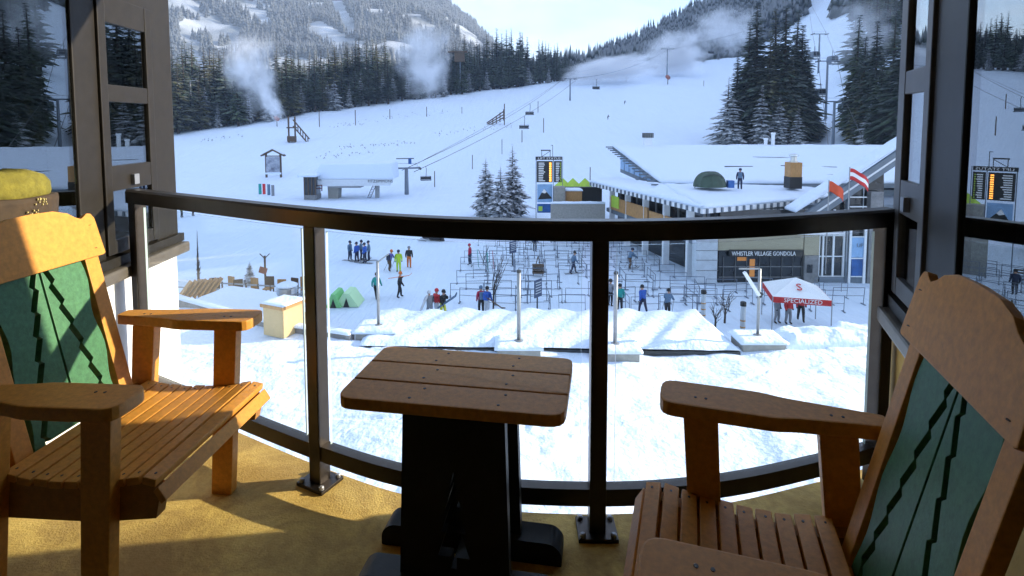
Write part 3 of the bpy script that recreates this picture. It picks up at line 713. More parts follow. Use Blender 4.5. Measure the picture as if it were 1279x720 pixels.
while len(pts) < 17000:
    px = rnd.uniform(60, 700); v = rnd.uniform(.03, 1.02)
    p = MT(px, v); s = F/p.y; qx = px; qy = PPY-(p.z-EYE)*s-F*math.tan(PITCH)
    if qy < -70: continue
    hit = False
    for (ax, ay), (bx, by), w in runs:
        t = max(0, min(1, ((qx-ax)*(bx-ax)+(qy-ay)*(by-ay))/((bx-ax)**2+(by-ay)**2)))
        if math.hypot(qx-ax-t*(bx-ax), qy-ay-t*(by-ay)) < w*.8: hit = True
    if hit or fbm(p.x/90, p.y/90, 3) < .34: continue
    pts.append((p-Vector((0, 0, 2)), rnd.uniform(15, 27), rnd.uniform(3.6, 6.0)))
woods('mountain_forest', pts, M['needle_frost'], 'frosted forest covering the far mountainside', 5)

rnd = random.Random(77)
for k in range(70):
    Y = 175+rnd.random()*135; px = rnd.uniform(1046+.10*(310-Y), 1150); x = (px-PPX)/F*Y
    plant(Vector((x, Y, float(T(x, Y))-.5)), rnd.uniform(14, 24), rnd.choice(['spruce0', 'spruce1', 'spruce2', 'spruce3']), 'conifer on the wooded bank above the gondola line, by the window frame', 'conifers on the bank above the gondola line', rnd.uniform(1.0, 1.4))

# ================================================================== buildings and lifts
def text_part(body, size, loc, rot, m, parent=None, name='lettering', extrude=.01, width=None, align='CENTER'):
    cu = bpy.data.curves.new(name, 'FONT'); cu.body = body; cu.size = size; cu.extrude = extrude; cu.align_x = align; cu.align_y = 'CENTER'
    cu.resolution_u = 2; cu.materials.append(m)
    o = bpy.data.objects.new(name, cu); COL.objects.link(o)
    dg = bpy.context.evaluated_depsgraph_get(); me = bpy.data.meshes.new_from_object(o.evaluated_get(dg)); bpy.data.objects.remove(o)
    o = bpy.data.objects.new(name, me); COL.objects.link(o)
    if width:
        xs = [v.co.x for v in me.vertices]; k = width/max(1e-6, max(xs)-min(xs))
        for v in me.vertices: v.co.x *= k
    o.rotation_euler = rot; o.location = Vector(loc)-(parent.location if parent else Vector())
    o.parent = parent
    return o
FRONT = (math.pi/2, 0, 0)                  # lettering that faces the balcony
def rect(px0, py0, px1, py1, Y):           # a facade rectangle on the plane y=Y
    a = at(px0, py1, Y); b = at(px1, py0, Y); return a.x, a.z, b.x, b.z
def slab(name, root, px0, py0, px1, py1, Y, depth, m, bevel=0):
    x0, z0, x1, z1 = rect(px0, py0, px1, py1, Y)
    return MB().span((x0, Y, z0), (x1, Y+depth, z1)).build(name, [m], root, world=True, bevel=bevel)
def snow_slab(name, root, c4, thick, m, nu=24, nv=16, amp=.12, ns=1.2, seed=0, lip=.12):
    """snow lying on a quadrilateral roof: uneven top, rounded edge, closed underside"""
    a, b, c, d = [Vector(p) for p in c4]; mb = MB(); top = []
    for j in range(nv+1):
        for i in range(nu+1):
            u, v = i/nu, j/nv; p = a.lerp(b, u).lerp(d.lerp(c, u), v)
            e = min(u, 1-u, v, 1-v); h = thick*(.55+.45*min(1, e*14))+amp*(float(fbm(np.array(p.x/ns+seed), np.array(p.y/ns), 3))-.44)
            mb.v.append((p.x, p.y, p.z+max(.02, h)))
    W = nu+1
    for j in range(nv):
        for i in range(nu): mb.f.append((j*W+i, j*W+i+1, (j+1)*W+i+1, (j+1)*W+i)); mb.m.append(0)
    ring = [i for i in range(W)] + [j*W+nu for j in range(1, nv+1)] + [nv*W+i for i in range(nu-1, -1, -1)] + [j*W for j in range(nv-1, 0, -1)]
    k = len(mb.v)
    for r_ in ring:
        u, v = (r_ % W)/nu, (r_//W)/nv; p = a.lerp(b, u).lerp(d.lerp(c, u), v); mb.v.append(tuple(p))
    for i in range(len(ring)):
        j = (i+1) % len(ring); mb.f.append((ring[i], ring[j], k+j, k+i)); mb.m.append(0)
    mb.f.append(tuple(k+i for i in reversed(range(len(ring))))); mb.m.append(0)
    return mb.build(name, [m], root, smooth=True, world=root is not None)

M['beige'] = mat('beige_cladding', (.36, .32, .22), .6, var=.12, vscale=2, stretch=(1, 1, 14))
M['dark_glass'] = mat('dark_glazing', (.018, .022, .026), .12, var=.3, vscale=1.5, spec=.6)
M['pale_stone'] = mat('pale_stone', (.50, .54, .58), .85, var=.12, vscale=1.6, bump=.3, bscale=6, bdist=.03)
M['grey_stone'] = mat('grey_stone', (.20, .20, .20), .85, var=.25, vscale=3, bump=.3, bscale=6, bdist=.03)
M['slate'] = mat('slate_paint', (.13, .16, .19), .6, var=.12, vscale=2)
M['white_paint'] = mat('white_paint', (.72, .74, .76), .5, var=.06, vscale=3)
M['timber'] = mat('honey_timber', (.42, .22, .075), .6, var=.25, vscale=3, stretch=(6, 1, 1))
M['timber_dark'] = mat('brown_timber', (.09, .055, .03), .7, var=.25, vscale=5)
M['sign_black'] = mat('sign_black', (.012, .013, .014), .5)
M['sign_white'] = mat('sign_white', (.80, .80, .80), .5)
M['lime'] = mat('lime_cloth', (.42, .60, .06), .7, var=.1, vscale=4)
M['red'] = mat('red_cloth', (.52, .022, .020), .7, var=.12, vscale=4)
M['orange_red'] = mat('orange_red_cloth', (.60, .075, .02), .7, var=.12, vscale=4)
M['blue'] = mat('blue_print', (.02, .10, .32), .5, var=.4, vscale=1.2)
M['sky_blue'] = mat('pale_blue_print', (.24, .40, .62), .5, var=.15, vscale=1.5)
M['amber'] = mat('amber_led', (1.0, .38, .06), .5, emit=1.2)
M['warm_lamp'] = mat('warm_lamp', (.40, .16, .035), .5, emit=.16)
M['tent_green'] = mat('dark_green_tarp', (.035, .065, .045), .6, var=.3, vscale=2)
M['silver'] = mat('silver_duct', (.55, .57, .58), .3, metal=.85, var=.12, vscale=6, bump=.1, bscale=12)
M['lift_paint'] = mat('lift_grey_blue', (.16, .19, .23), .5, var=.12, vscale=2)
M['lift_white'] = mat('lift_white', (.60, .64, .68), .5, var=.05, vscale=2)

# ---- gondola building
YF = 42.0
gc = gp(885, 352, ZP)
gon = empty('gondola_building', gc, 'low timber and glass gondola station with a broad snow covered roof', 'building')
ze = -4.75
A, B_, C_ = Vector((8.2, 59, ze)), Vector((13.8, 40.2, ze)), Vector((26.5, 46.3, ze))
N_, D_, E_ = at(825, 232, 50), at(766, 224, 66), at(1020, 234, 52)
MB().add([A, B_, N_, D_, A+Vector((0, 0, -.35)), B_+Vector((0, 0, -.35)), N_+Vector((0, 0, -.35)), D_+Vector((0, 0, -.35))], [(0,1,2,3),(4,7,6,5),(0,4,5,1),(1,5,6,2),(2,6,7,3),(3,7,4,0)]).build('canopy_roof', [M['white_paint']], gon, world=True)
MB().add([B_+Vector((.01, 0, 0)), C_, E_, N_, B_+Vector((.01, 0, -.35)), C_+Vector((0, 0, -.35)), E_+Vector((0, 0, -.35)), N_+Vector((0, 0, -.35))], [(0,1,2,3),(4,7,6,5),(0,4,5,1),(1,5,6,2),(2,6,7,3),(3,7,4,0)]).build('canopy_roof', [M['white_paint']], gon, world=True)
up = Vector((0, 0, .004))
snow_slab('roof_snow', gon, [A+up, B_+up, N_+up, D_+up], .34, M['snow_fine'], 40, 14, .22, 1.5)
snow_slab('roof_snow', gon, [B_+up, C_+up, E_+up, N_+up], .34, M['snow_fine'], 30, 20, .22, 1.5, 5)
for P, Q, n in ((A, B_, 26), (B_, C_, 19)):      # rafter ends under the fascia
    dirn = (Q-P).normalized(); nrm = Vector((-dirn.y, dirn.x, 0))
    for i in range(n):
        p = P.lerp(Q, (i+.5)/n)-nrm*.06
        MB().box(p+Vector((0, 0, -.16)), (.16, .12, .34), Matrix.Rotation(math.atan2(dirn.y, dirn.x), 3, 'Z')).build('rafter_end', [M['slate']], gon, world=True)
# main roof: one broad slope rising away
R1, R2, R3, R4 = at(826, 231, 50)+Vector((0, 0, .1)), Vector((46, 50, at(826, 231, 50).z+.1)), Vector((50, 75, at(765, 183, 75).z)), at(765, 183, 75)
MB().add([R1, R2, R3, R4]+[p-Vector((0, 0, .4)) for p in (R1, R2, R3, R4)], [(0,1,2,3),(4,7,6,5),(0,4,5,1),(1,5,6,2),(2,6,7,3),(3,7,4,0)]).build('main_roof', [M['slate']], gon, world=True)
snow_slab('roof_snow', gon, [p+up for p in (R1, R2, R3, R4)], .36, M['snow_fine'], 60, 40, .30, 2.2, 9)
for k in range(16):                                # snow guard rails and purlin ends along the verge
    t = k/15; p = R1.lerp(R4, t)
    MB().box(p+Vector((-.35, 0, -.1)), (1.1, .12, .14)).build('purlin_end', [M['slate']], gon, world=True)
for k, (pa, pb) in enumerate((((975, 211), (1045, 213)), ((940, 200), (1010, 201)), ((905, 212), (940, 212)), ((1000, 222), (1040, 223)))):
    q = lambda px, py: min((R1.lerp(R4, t)+Vector((0, 0, 0)) for t in [i/60 for i in range(61)]), key=lambda w: abs(w.z-at(px, py, w.y).z))
    a_ = q(*pa); b_ = q(*pb); a_ = at(pa[0], pa[1], a_.y)+Vector((0, 0, .30)); b_ = at(pb[0], pb[1], b_.y)+Vector((0, 0, .30))
    MB().bar(a_, b_, .12, .12).build('snow_guard', [M['dark_steel']], gon, world=True)
# clerestory under the verge
for k in range(7):
    t0, t1 = k/7*.8+.1, (k+.8)/7*.8+.1; p, q = R1.lerp(R4, t0)+Vector((.5, 0, -.45)), R1.lerp(R4, t1)+Vector((.5, 0, -.45))
    lo = ze+.4
    MB().add([(p.x, p.y, lo), (q.x, q.y, lo), q, p, (p.x+.1, p.y, lo), (q.x+.1, q.y, lo), q+Vector((.1, 0, 0)), p+Vector((.1, 0, 0))], [(0,1,2,3),(4,7,6,5),(0,4,5,1),(1,5,6,2),(2,6,7,3),(3,7,4,0)]).build('clerestory_pane', [M['sky_blue']], gon, world=True)
# walls
P1, P2 = Vector((11.6, 60, 0)), Vector((15.6, 43.2, 0))
def wallbar(name, p, q, th, z0, z1, m):
    p = Vector(p); q = Vector(q); zc = (z0+z1)/2
    return MB().bar((p.x, p.y, zc), (q.x, q.y, zc), th, z1-z0).build(name, [m], gon, world=True)
wallbar('side_wall', P1, P2, .4, ZP-.3, ze-.3, M['dark_glass'])
Dd = (P2-P1).normalized(); Nn = Vector((Dd.y, -Dd.x, 0)); Nn = Nn if Nn.x < 0 else -Nn
wallbar('deck_panel', P1+Nn*1.5+Dd*1.0, P1+Nn*1.5+Dd*9.5, .14, -7.5, -6.2, M['timber'])
wallbar('deck_panel', P1+Nn*1.5+Dd*9.8, P2+Nn*1.5, .14, -7.5, -6.4, M['timber'])
wallbar('sign_panel', P1+Nn*1.62+Dd*1.6, P1+Nn*1.62+Dd*3.4, .06, -7.2, -6.0, M['lime'])
wallbar('deck_slab', P1+Nn*.7, P2+Nn*.7, 1.6, -7.95, -7.55, M['slate'])
for k in range(5):
    p = P1.lerp(P2, .06+k*.22)+Nn*1.3
    MB().box((p.x, p.y, (ZP+ze)/2-.3), (.5, .5, ze-ZP-.5)).build('column', [M['white_paint']], gon, world=True)
for k in range(9):
    p = P1.lerp(P2, .04+k*.115)+Nn*.25
    MB().box((p.x, p.y, -6.2), (.14, .14, 2.4)).build('mullion', [M['steel']], gon, world=True)
slab('stone_pier', gon, 870, 288, 897, 354, YF-.3, 1.2, M['pale_stone'])
for py in (301, 313, 325, 338): slab('stone_joint', gon, 869.9, py, 897.1, py+.7, YF-.32, .1, M['grey_stone'])
slab('front_wall', gon, 897, 262, 1100, 356, YF+.25, .4, M['dark_glass'])
slab('cladding_band', gon, 897, 293, 1004, 313, YF, .3, M['beige'])
slab('cladding_band', gon, 1004.3, 293, 1024, 319, YF, .3, M['beige'])
slab('sign_board', gon, 911, 312.5, 1004, 321, YF-.12, .2, M['sign_black'])
x0, z0, x1, z1 = rect(913, 312.5, 993, 321, YF)
text_part('WHISTLER VILLAGE GONDOLA', .46, ((x0+x1)/2, YF-.14, (z0+z1)/2), FRONT, M['sign_white'], gon, width=x1-x0, extrude=.02)
for px in (903, 918, 932, 948, 962, 976, 990, 1001): slab('door_mullion', gon, px, 321, px+1.2, 354, YF+.12, .12, M['grey_stone'])
for py in (333, 346): slab('door_rail', gon, 898, py, 1004, py+.9, YF+.16, .1, M['grey_stone'])
slab('lobby_lamp', gon, 936, 324, 943, 346, YF+.2, .04, M['warm_lamp'])
slab('lobby_lamp', gon, 921, 321.5, 933, 326, YF+.2, .04, M['warm_lamp'])
slab('stone_pier', gon, 1004, 319.5, 1023, 357, YF-.05, .5, M['grey_stone'])
slab('pier_window', gon, 1008, 331, 1015, 341, YF-.1, .2, M['dark_glass'])
for px in (1023, 1028, 1041, 1054): slab('window_mullion', gon, px, 262, px+1.2, 345, YF+.12, .12, M['white_paint'])
for py in (269, 294, 320, 345): slab('window_rail', gon, 1023, py, 1055, py+1.2, YF+.1, .12, M['white_paint'])
slab('plinth', gon, 1023, 346.3, 1100, 357, YF+.02, .3, M['slate'])
slab('pillar', gon, 1055.5, 240, 1062, 357, YF-.05, .4, M['slate'])
po_ = slab('poster', gon, 1063, 297, 1080, 322, YF+.0, .1, M['sky_blue'])
slab('poster', gon, 1063, 324, 1080, 345, YF+.0, .1, M['blue'])
p_ = at(1074, 307, YF); text_part('UP', .42, (p_.x, YF-.02, p_.z), FRONT, M['slate'], gon)
for px in (1061.8, 1080.4): slab('poster_frame', gon, px, 262, px+1.1, 356, YF-.08, .12, M['white_paint'])
for py in (295.6, 322.6, 345.2): slab('poster_frame', gon, 1062.9, py, 1080.4, py+1.2, YF-.06, .1, M['white_paint'])
slab('pillar', gon, 1083, 240, 1104, 357, YF-.1, .5, M['grey_stone'])
slab('balcony_ledge', gon, 897, 291, 1056, 293.5, YF-.4, .9, M['white_paint'])
for px, m_ in ((960, 'blue'), (975, 'red'), (985, 'white_paint'), (996, 'white_paint'), (1002, 'lime')): slab('notice', gon, px, 283, px+5, 291, YF+.1, .1, M[m_])
# gable with paired glulam beams
Yg = 40.5
ga, gb = at(1004, 270, Yg), at(1140, 178, Yg)
for off in (0, .62):
    MB().bar(ga-Vector((0, 0, off)), gb-Vector((0, 0, off)), .3, .34).build('gable_beam', [M['slate']], gon, world=True)
MB().bar(ga-Vector((0, 0, .31)), gb-Vector((0, 0, .31)), .2, .24).build('beam_trim', [M['white_paint']], gon, world=True)
gq = [ga+Vector((-.6, 0, .25)), gb+Vector((0, 0, .25)), gb+Vector((0, 1.7, .25)), ga+Vector((-.6, 1.7, .25))]
snow_slab('roof_snow', gon, gq, .3, M['snow_fine'], 40, 6, .14, .8, 3)
xg = at(1060, 250, YF).x; g2 = at(1104, 262, YF+.6)
MB().add([at(1020, 262, YF+.5), at(1104, 262, YF+.5), at(1104, 205, YF+.5)], [(0, 1, 2)]).build('gable_glass', [M['dark_glass']], gon, world=True, fix=False)
for py in (232, 246, 258): slab('gable_rail', gon, 1062, py, 1083, py+1.2, YF-.05, .12, M['white_paint'])
slab('gable_mullion', gon, 1078.5, 233, 1079.7, 262, YF-.04, .1, M['white_paint'])
MB().span((14.5, 50.4, ze-.3), (46, 74.8, ze+.2)).build('hall', [M['slate']], gon, world=True)
MB().span((16.5, 44.5, ZP-.3), (46, 74.5, ze-.3)).build('hall', [M['slate']], gon, world=True)

def on_roof(px, py):            # where the sight line meets the main roof
    n = (R2-R1).cross(R4-R1); d = ray(px, py); o = Vector((0, 0, EYE)); t = (R1-o).dot(n)/d.dot(n); return o+d*t
# things on the roof
p = on_roof(990, 236)+Vector((0, 0, .3)); s = scale_at(p.y, p.z)
ch = empty('chimney', p, 'square orange chimney with a silver cowl on the snowy roof', 'chimney')
MB().box((0, 0, .25), (1.05, 1.05, 1.0)).build('base', [M['sign_black']], ch)
MB().box((0, 0, 1.35), (1.0, 1.0, 1.25)).build('stack', [M['timber']], ch)
MB().lathe([(.35, 1.83), (.35, 2.1), (.26, 2.12), (.26, 2.45), (.38, 2.5), (.36, 2.62), (.2, 2.7)], 12).build('cowl', [M['silver']], ch, smooth=False)
p = on_roof(807, 187) if False else Vector((at(808, 186, 74).x, 73.6, R4.z))
ch = empty('roof_vent', p, 'white roof vent with a dark slatted cap at the far edge of the snowy roof', 'vent')
MB().box((0, 0, .55), (1.0, 1.0, 1.3)).build('base', [M['white_paint']], ch)
MB().box((0, 0, 1.5), (1.25, 1.1, .62)).build('cap', [M['dark_steel']], ch)
for k in range(5): MB().box((-.5+k*.25, -.57, 1.5), (.06, .06, .62)).build('slat', [M['steel']], ch)
p = on_roof(887, 239)
dt = empty('dome_tent', p, 'dark green dome shaped tarp shelter on the snowy roof', 'tent')
mb = MB(); n, m_ = 18, 7
for j in range(m_+1):
    for i in range(n):
        a = 2*math.pi*i/n; e = j/m_*math.pi/2; rr = math.cos(e)**.75
        mb.v.append((1.35*rr*math.cos(a)*(1+.06*math.sin(5*a)), 1.0*rr*math.sin(a), .38+1.25*math.sin(e)*(1+.05*math.sin(3*a))))
for j in range(m_):
    for i in range(n): mb.f.append((j*n+i, j*n+(i+1) % n, (j+1)*n+(i+1) % n, (j+1)*n+i)); mb.m.append(0)
mb.build('cover', [M['tent_green']], dt, smooth=False)
for s_ in (-1, 1): MB().tube([(s_*1.4, -.2, .3), (s_*.7, -.6, 1.3), (0, -.75, 1.5)], .03, 5).build('pole', [M['dark_steel']], dt)
MB().box((1.6, -.2, .62), (.5, .5, .6)).build('blue_flap', [M['blue']], dt)
for k, (px, py) in enumerate(((957, 184), (966, 172))):
    p = Vector((at(px, 186, 73).x, 73.2, R4.z)); st = MB().lathe([(.22, 0), (.22, .9+.7*k), (.3, .95+.7*k), (.3, 1.15+.7*k)], 10).build('roof_pipe', [M['white_paint']]); st.location = p
    tag(st, ['short', 'tall'][k]+' white pipe at the far edge of the snowy roof below the conifers', 'pipe')
# flags
def flag(px, py, w, h, stripes, label, Y=38.5):
    p = at(px, py, Y); r = empty('flag', p, label, 'flag')
    mb = MB(); nu, nv = 14, 6
    for j in range(nv+1):
        for i in range(nu+1):
            u, v = i/nu, j/nv; mb.v.append((u*w, .10*math.sin(u*7+.6), -v*h-.62*w*u*u*.9-.1*u+.05*math.sin(u*9)))
    W = nu+1; mi = []
    for j in range(nv):
        for i in range(nu): mb.f.append((j*W+i, j*W+i+1, (j+1)*W+i+1, (j+1)*W+i)); mb.m.append(stripes[int(j*len(stripes)/nv)])
    c = mb.build('cloth', [M['orange_red'], M['sign_white'], M['red']], r, smooth=True, fix=False); c.modifiers.new('t', 'SOLIDIFY').thickness = .015
    MB().tube([(-.03, 0, .12), (-.03, 0, -6.5)], .035, 6).build('pole', [M['steel']], r)
flag(1036, 227, 1.05, .75, [0], 'plain orange red flag in front of the gable beams')
flag(1062, 211, 1.35, .8, [2, 1, 2], 'red and white striped flag in front of the gable beams')

# ---- lift status board
YB1 = 60.0
sb = empty('lift_status_board', Vector((at(686, 265, YB1).x, YB1, ZP)), 'tall lift status board with two dark panels of white lines and amber lights', 'sign')
for px in (669, 690.5, 702): slab('post', sb, px, 196, px+1.2, 300, YB1+.1, .2, M['lift_paint'])
slab('header', sb, 669, 196, 702, 200, YB1-.02, .3, M['sign_black'])
lx0, lz0, lx1, lz1 = rect(672, 197, 700, 199.4, YB1)
text_part('LIFT STATUS', .3, ((lx0+lx1)/2, YB1-.04, (lz0+lz1)/2), FRONT, M['sign_white'], sb, width=lx1-lx0)
for (a, b) in ((670.5, 690.3), (692, 701.8)):
    pn = slab('panel', sb, a, 201.5, b, 228, YB1, .15, M['sign_black'])
    mb = MB(); am = MB(); rnd = random.Random(int(a))
    for k in range(11):
        py = 203.5+k*2.2; w = (b-a)*(.42 if a < 690 else .5)*rnd.uniform(.65, 1.0)
        q0, q1, q2, q3 = rect(a+2.2, py, a+2.2+w, py+1.1, YB1); mb.span((q0, YB1-.03, q1), (q2, YB1-.005, q3))
        q0, q1, q2, q3 = rect(b-4.2 if a < 690 else b-2.2, py, b-1.6 if a < 690 else b-1.2, py+1.2, YB1); am.span((q0, YB1-.03, q1), (q2, YB1-.005, q3))
    o = mb.build('printed_rows', [M['sign_white']], sb, world=True); o['kind'] = 'stuff'
    o = am.build('led_column', [M['amber'] if a < 690 else M['lime']], sb, world=True); o['kind'] = 'stuff'
slab('poster', sb, 671, 230.5, 690, 253, YB1+.02, .12, M['sky_blue'])
p = at(680.5, 243, YB1); mb = MB()
mb.add([(p.x-.75, YB1-.01, p.z-.55), (p.x-.1, YB1-.01, p.z+.62), (p.x+.8, YB1-.01, p.z-.45)], [(0, 1, 2)])
mb.build('printed_peak', [M['sign_black']], sb, world=True, fix=False)
mb = MB(); mb.add([(p.x-.33, YB1-.015, p.z+.2), (p.x-.1, YB1-.015, p.z+.6), (p.x+.2, YB1-.015, p.z+.25), (p.x+.0, YB1-.015, p.z+.1)], [(0, 1, 2, 3)]); mb.build('printed_snowcap', [M['sign_white']], sb, world=True, fix=False)
slab('poster', sb, 671, 255, 690, 266, YB1+.02, .12, M['blue'])
slab('lime_mark', sb, 672.5, 258, 677.5, 264, YB1, .03, M['lime'])
mb = MB(); c = at(682, 196, YB1)
for dx in (-.45, .45): mb.bar(c+Vector((dx, .1, 0)), c+Vector((dx, .1, .7)), .06, .06)
mb.bar(c+Vector((-.55, .1, .68)), c+Vector((.5, .1, .68)), .08, .12); mb.bar(c+Vector((-.45, .1, 0)), c+Vector((.45, .1, .6)), .05, .05)
mb.bar(c+Vector((.72, .1, 0)), c+Vector((.72, .1, 1.25)), .05, .05); mb.bar(c+Vector((.5, .1, 1.22)), c+Vector((.75, .1, 1.22)), .05, .05)
mb.build('rooftop_rig', [M['dark_steel']], sb, world=True)

# ---- terrace bar beside it
tb_ = empty('patio_wall', Vector((at(720, 265, 57).x, 57, ZP)), 'grey concrete patio wall capped with snow beside the lift status board', 'wall')
x0, z0, x1, z1 = rect(688, 255, 756, 285, 57); MB().span((x0, 57, ZP), (x1, 57.5, z1)).build('wall', [M['concrete']], tb_, world=True)
snow_slab('snow_cap', tb_, [(x0, 56.9, z1), (x1, 56.9, z1), (x1, 57.6, z1), (x0, 57.6, z1)], .2, M['snow_fine'], 30, 4, .15, .6)
hut = empty('log_hut', at(717, 252, 60)*1, 'small brown timber counter with snow on top, on the patio', 'counter'); 
x0, z0, x1, z1 = rect(707, 239, 727, 254, 60); MB().span((x0, 60, z0-1), (x1, 61.5, z1)).build('front', [M['timber']], hut, world=True); snow_slab('snow_cap', hut, [(x0-.1, 59.9, z1), (x1+.1, 59.9, z1), (x1+.1, 61.6, z1), (x0-.1, 61.6, z1)], .22, M['snow_fine'], 10, 8, .15, .6)
x0, z0, x1, z1 = rect(692, 234, 706, 254, 59.5); o = MB().span((x0, 59.5, z0-1), (x1, 60.8, z1)).build('grey_cabinet', [M['concrete']], bevel=.05); tag(o, 'plain grey cabinet standing against the lift status board', 'cabinet')
x0, z0, x1, z1 = rect(705, 234, 752, 256, 63.5); o = MB().span((x0, 63.5, z0-1), (x1, 64, z1)).build('dark_screen', [M['sign_black']]); tag(o, 'dark screen wall behind the patio counter', 'wall')
for k, px in enumerate((703, 715.5, 730.5)):
    p = Vector((at(px, 233, 68).x, 68, at(px, 233, 68).z-1.5)); u = empty('patio_umbrella', p, 'lime green patio umbrella, ' + ['nearest to the lift status board', 'middle one of three', 'nearest to the gondola building'][k], 'umbrella', 'lime patio umbrellas')
    MB().lathe([(1.0, 1.55), (.98, 1.62), (.5, 2.05), (.05, 2.5)], 8).build('canopy', [M['lime']], u)
    MB().tube([(0, 0, -2.0), (0, 0, 2.4)], .05, 6).build('pole', [M['steel']], u)

# ---- chairlift bottom station
YC = 92.0
cs = empty('chairlift_station', Vector((at(440, 245, YC).x, YC, ZP)), 'white chairlift bottom terminal with a long snow white hood', 'lift station')
def pz(px, py, Y=YC): p = at(px, py, Y); return p.x, p.z
hood = [pz(393, 223), pz(404, 204), pz(492, 203), pz(494, 223)]
MB().prism(hood, lambda a, b, c: (a, c, b), YC-1.8, YC+3.2).build('hood', [M['snow_fine']], cs, world=True, bevel=.25)
bo = MB().prism([pz(393, 231.5), pz(393, 223.2), pz(494, 223.2), pz(490, 230.5)], lambda a, b, c: (a, c, b), YC-2.0, YC-1.6).build('side_board', [M['lift_white']], cs, world=True)
p = at(475, 226.8, YC-2.05); text_part('FITZSIMMONS', .62, (p.x, YC-2.03, p.z), FRONT, M['sign_black'], cs, width=4.0)
p = at(400, 225.5, YC-2.05); text_part('lift', .5, (p.x, YC-2.03, p.z), FRONT, M['lift_paint'], cs)
MB().prism([pz(411, 231), pz(425, 231), pz(424, 248), pz(412, 248)], lambda a, b, c: (a, c, b), YC-.8, YC+1.0).build('pillar', [M['concrete']], cs, world=True)
MB().prism([pz(412, 231), pz(452, 231), pz(452, 234.2), pz(412, 234.2)], lambda a, b, c: (a, c, b), YC-1.0, YC+1.4).build('underframe', [M['steel']], cs, world=True)
MB().prism([pz(469, 230), pz(473.5, 230), pz(473.5, 247), pz(469, 247)], lambda a, b, c: (a, c, b), YC-.3, YC+.4).build('pillar', [M['steel']], cs, world=True)
mb = MB()
for dx in (0, 4):
    a = at(459+dx, 247, YC-1); b = at(466+dx, 231, YC-1); mb.bar(a, b, .08, .08)
for k in range(8):
    t = k/8; mb.bar(at(459, 247, YC-1).lerp(at(466, 231, YC-1), t), at(463, 247, YC-1).lerp(at(470, 231, YC-1), t), .06, .06)
mb.build('ladder', [M['dark_steel']], cs, world=True)
bt = empty('lift_booth', Vector((at(387, 240, 89).x, 89, ZP)), 'small dark lift operator booth with a snowy flat roof, by the chairlift terminal', 'booth')
x0, z0, x1, z1 = rect(379.5, 221, 394, 241, 89); z0 = min(z0, ZP)
MB().span((x0, 89, ZP), (x1, 91.5, z0+.75)).build('base', [M['grey_stone']], bt, world=True)
MB().span((x0+.05, 89.05, z0+.75), (x1-.05, 91.4, z1)).build('glazing', [M['dark_glass']], bt, world=True)
for px in (379.5, 384.5, 389, 393.4): q0, _, q1, _2 = rect(px, 221, px+.7, 240, 89); MB().span((q0, 88.98, z0+.75), (q1, 89.06, z1)).build('mullion', [M['timber_dark']], bt, world=True)
snow_slab('roof_snow', bt, [(x0-.7, 88.3, z1), (x1+.3, 88.3, z1), (x1+.3, 91.8, z1), (x0-.7, 91.8, z1)], .55, M['snow_fine'], 12, 10, .2, .8)
mb = MB()
for a, b in (((396, 231), (396, 240)), ((402, 231), (402, 239)), ((396, 232), (402, 231.5)), ((396, 236), (402, 235.5))): mb.bar(at(*a, 90), at(*b, 90), .14, .14)
o = mb.build('red_gate_frame', [mat('maroon_paint', (.12, .03, .035), .6)]); tag(o, 'maroon entry gate frame between the lift booth and the terminal', 'gate')

def lift_tower(base, h, arm, label, m=None, sheaves=4, thick=.28, name='lift_tower', armdir=0.0):
    m = m or M['lift_paint']; r = empty(name, base, label, 'lift tower', rz=armdir)
    MB().tube([(0, 0, -1), (0, 0, h)], [thick, thick*.75], 8).build('mast', [m], r, smooth=True)
    MB().box((0, 0, h+.1), (arm*2, .22, .28)).build('crossarm', [m], r)
    for s_ in (-1, 1):
        MB().box((s_*arm, 0, h-.05), (.16, 2.6, .2)).build('sheave_frame', [M['dark_steel']], r)
        for k in range(sheaves):
            o = MB().lathe([(.20, -.05), (.20, .05)], 10).build('sheave', [M['dark_steel']], r); o.rotation_euler = (0, math.pi/2, 0); o.location = (s_*arm, -1.1+2.2*k/(sheaves-1), h+.05)
    mb = MB()
    for s_ in (-1, 1): mb.bar((s_*arm*.8, 0, h+.1), (s_*arm*.8, 0, h+.9), .06, .06)
    mb.bar((-arm, 0, h+.9), (arm, 0, h+.9), .06, .06); mb.build('catwalk_rail', [M['steel']], r)
    return r
yt = 96; bt_ = Vector((at(508, 243, yt).x, yt, float(T(at(508, 243, yt).x, yt))))
ht = at(508, 211, yt).z-bt_.z
lt = lift_tower(bt_, ht, 2.3, 'grey lift tower with sheave trains at the chairlift terminal', armdir=.3, thick=.4)
MB().box((.6, 0, ht+1.3), (.5, .4, 1.0)).build('motor_box', [M['blue']], lt)
MB().box((-.2, 0, ht+1.75), (3.0, .3, .14)).build('upper_arm', [M['dark_steel']], lt)
ub = on_hill(712, 126, 120); uh = at(712, 99, ub.y).z-ub.z
lift_tower(ub, uh, 2.4, 'lift tower with a wide crossarm at the crest of the slope', armdir=.3, thick=.4)
def cable(name, pts, r, label, sag=0.0):
    P = []
    for a, b in zip(pts[:-1], pts[1:]):
        for k in range(12):
            t = k/12; q = Vector(a).lerp(Vector(b), t); q.z -= sag*4*t*(1-t); P.append(q)
    P.append(Vector(pts[-1])); o = MB().tube(P, r, 5).build(name, [M['dark_steel']], smooth=True); return tag(o, label, 'cable')
cA = [at(502, 213, yt-.7), at(517, 215, yt+.7)]; cB = [at(703, 99, ub.y), at(721, 99, ub.y)]
cable('haul_cable', [cA[0], cB[0]], .05, 'upper chairlift cable from the terminal tower to the crest tower', 2.0)
cable('haul_cable', [cA[1], cB[1]], .05, 'lower chairlift cable from the terminal tower to the crest tower', 2.0)
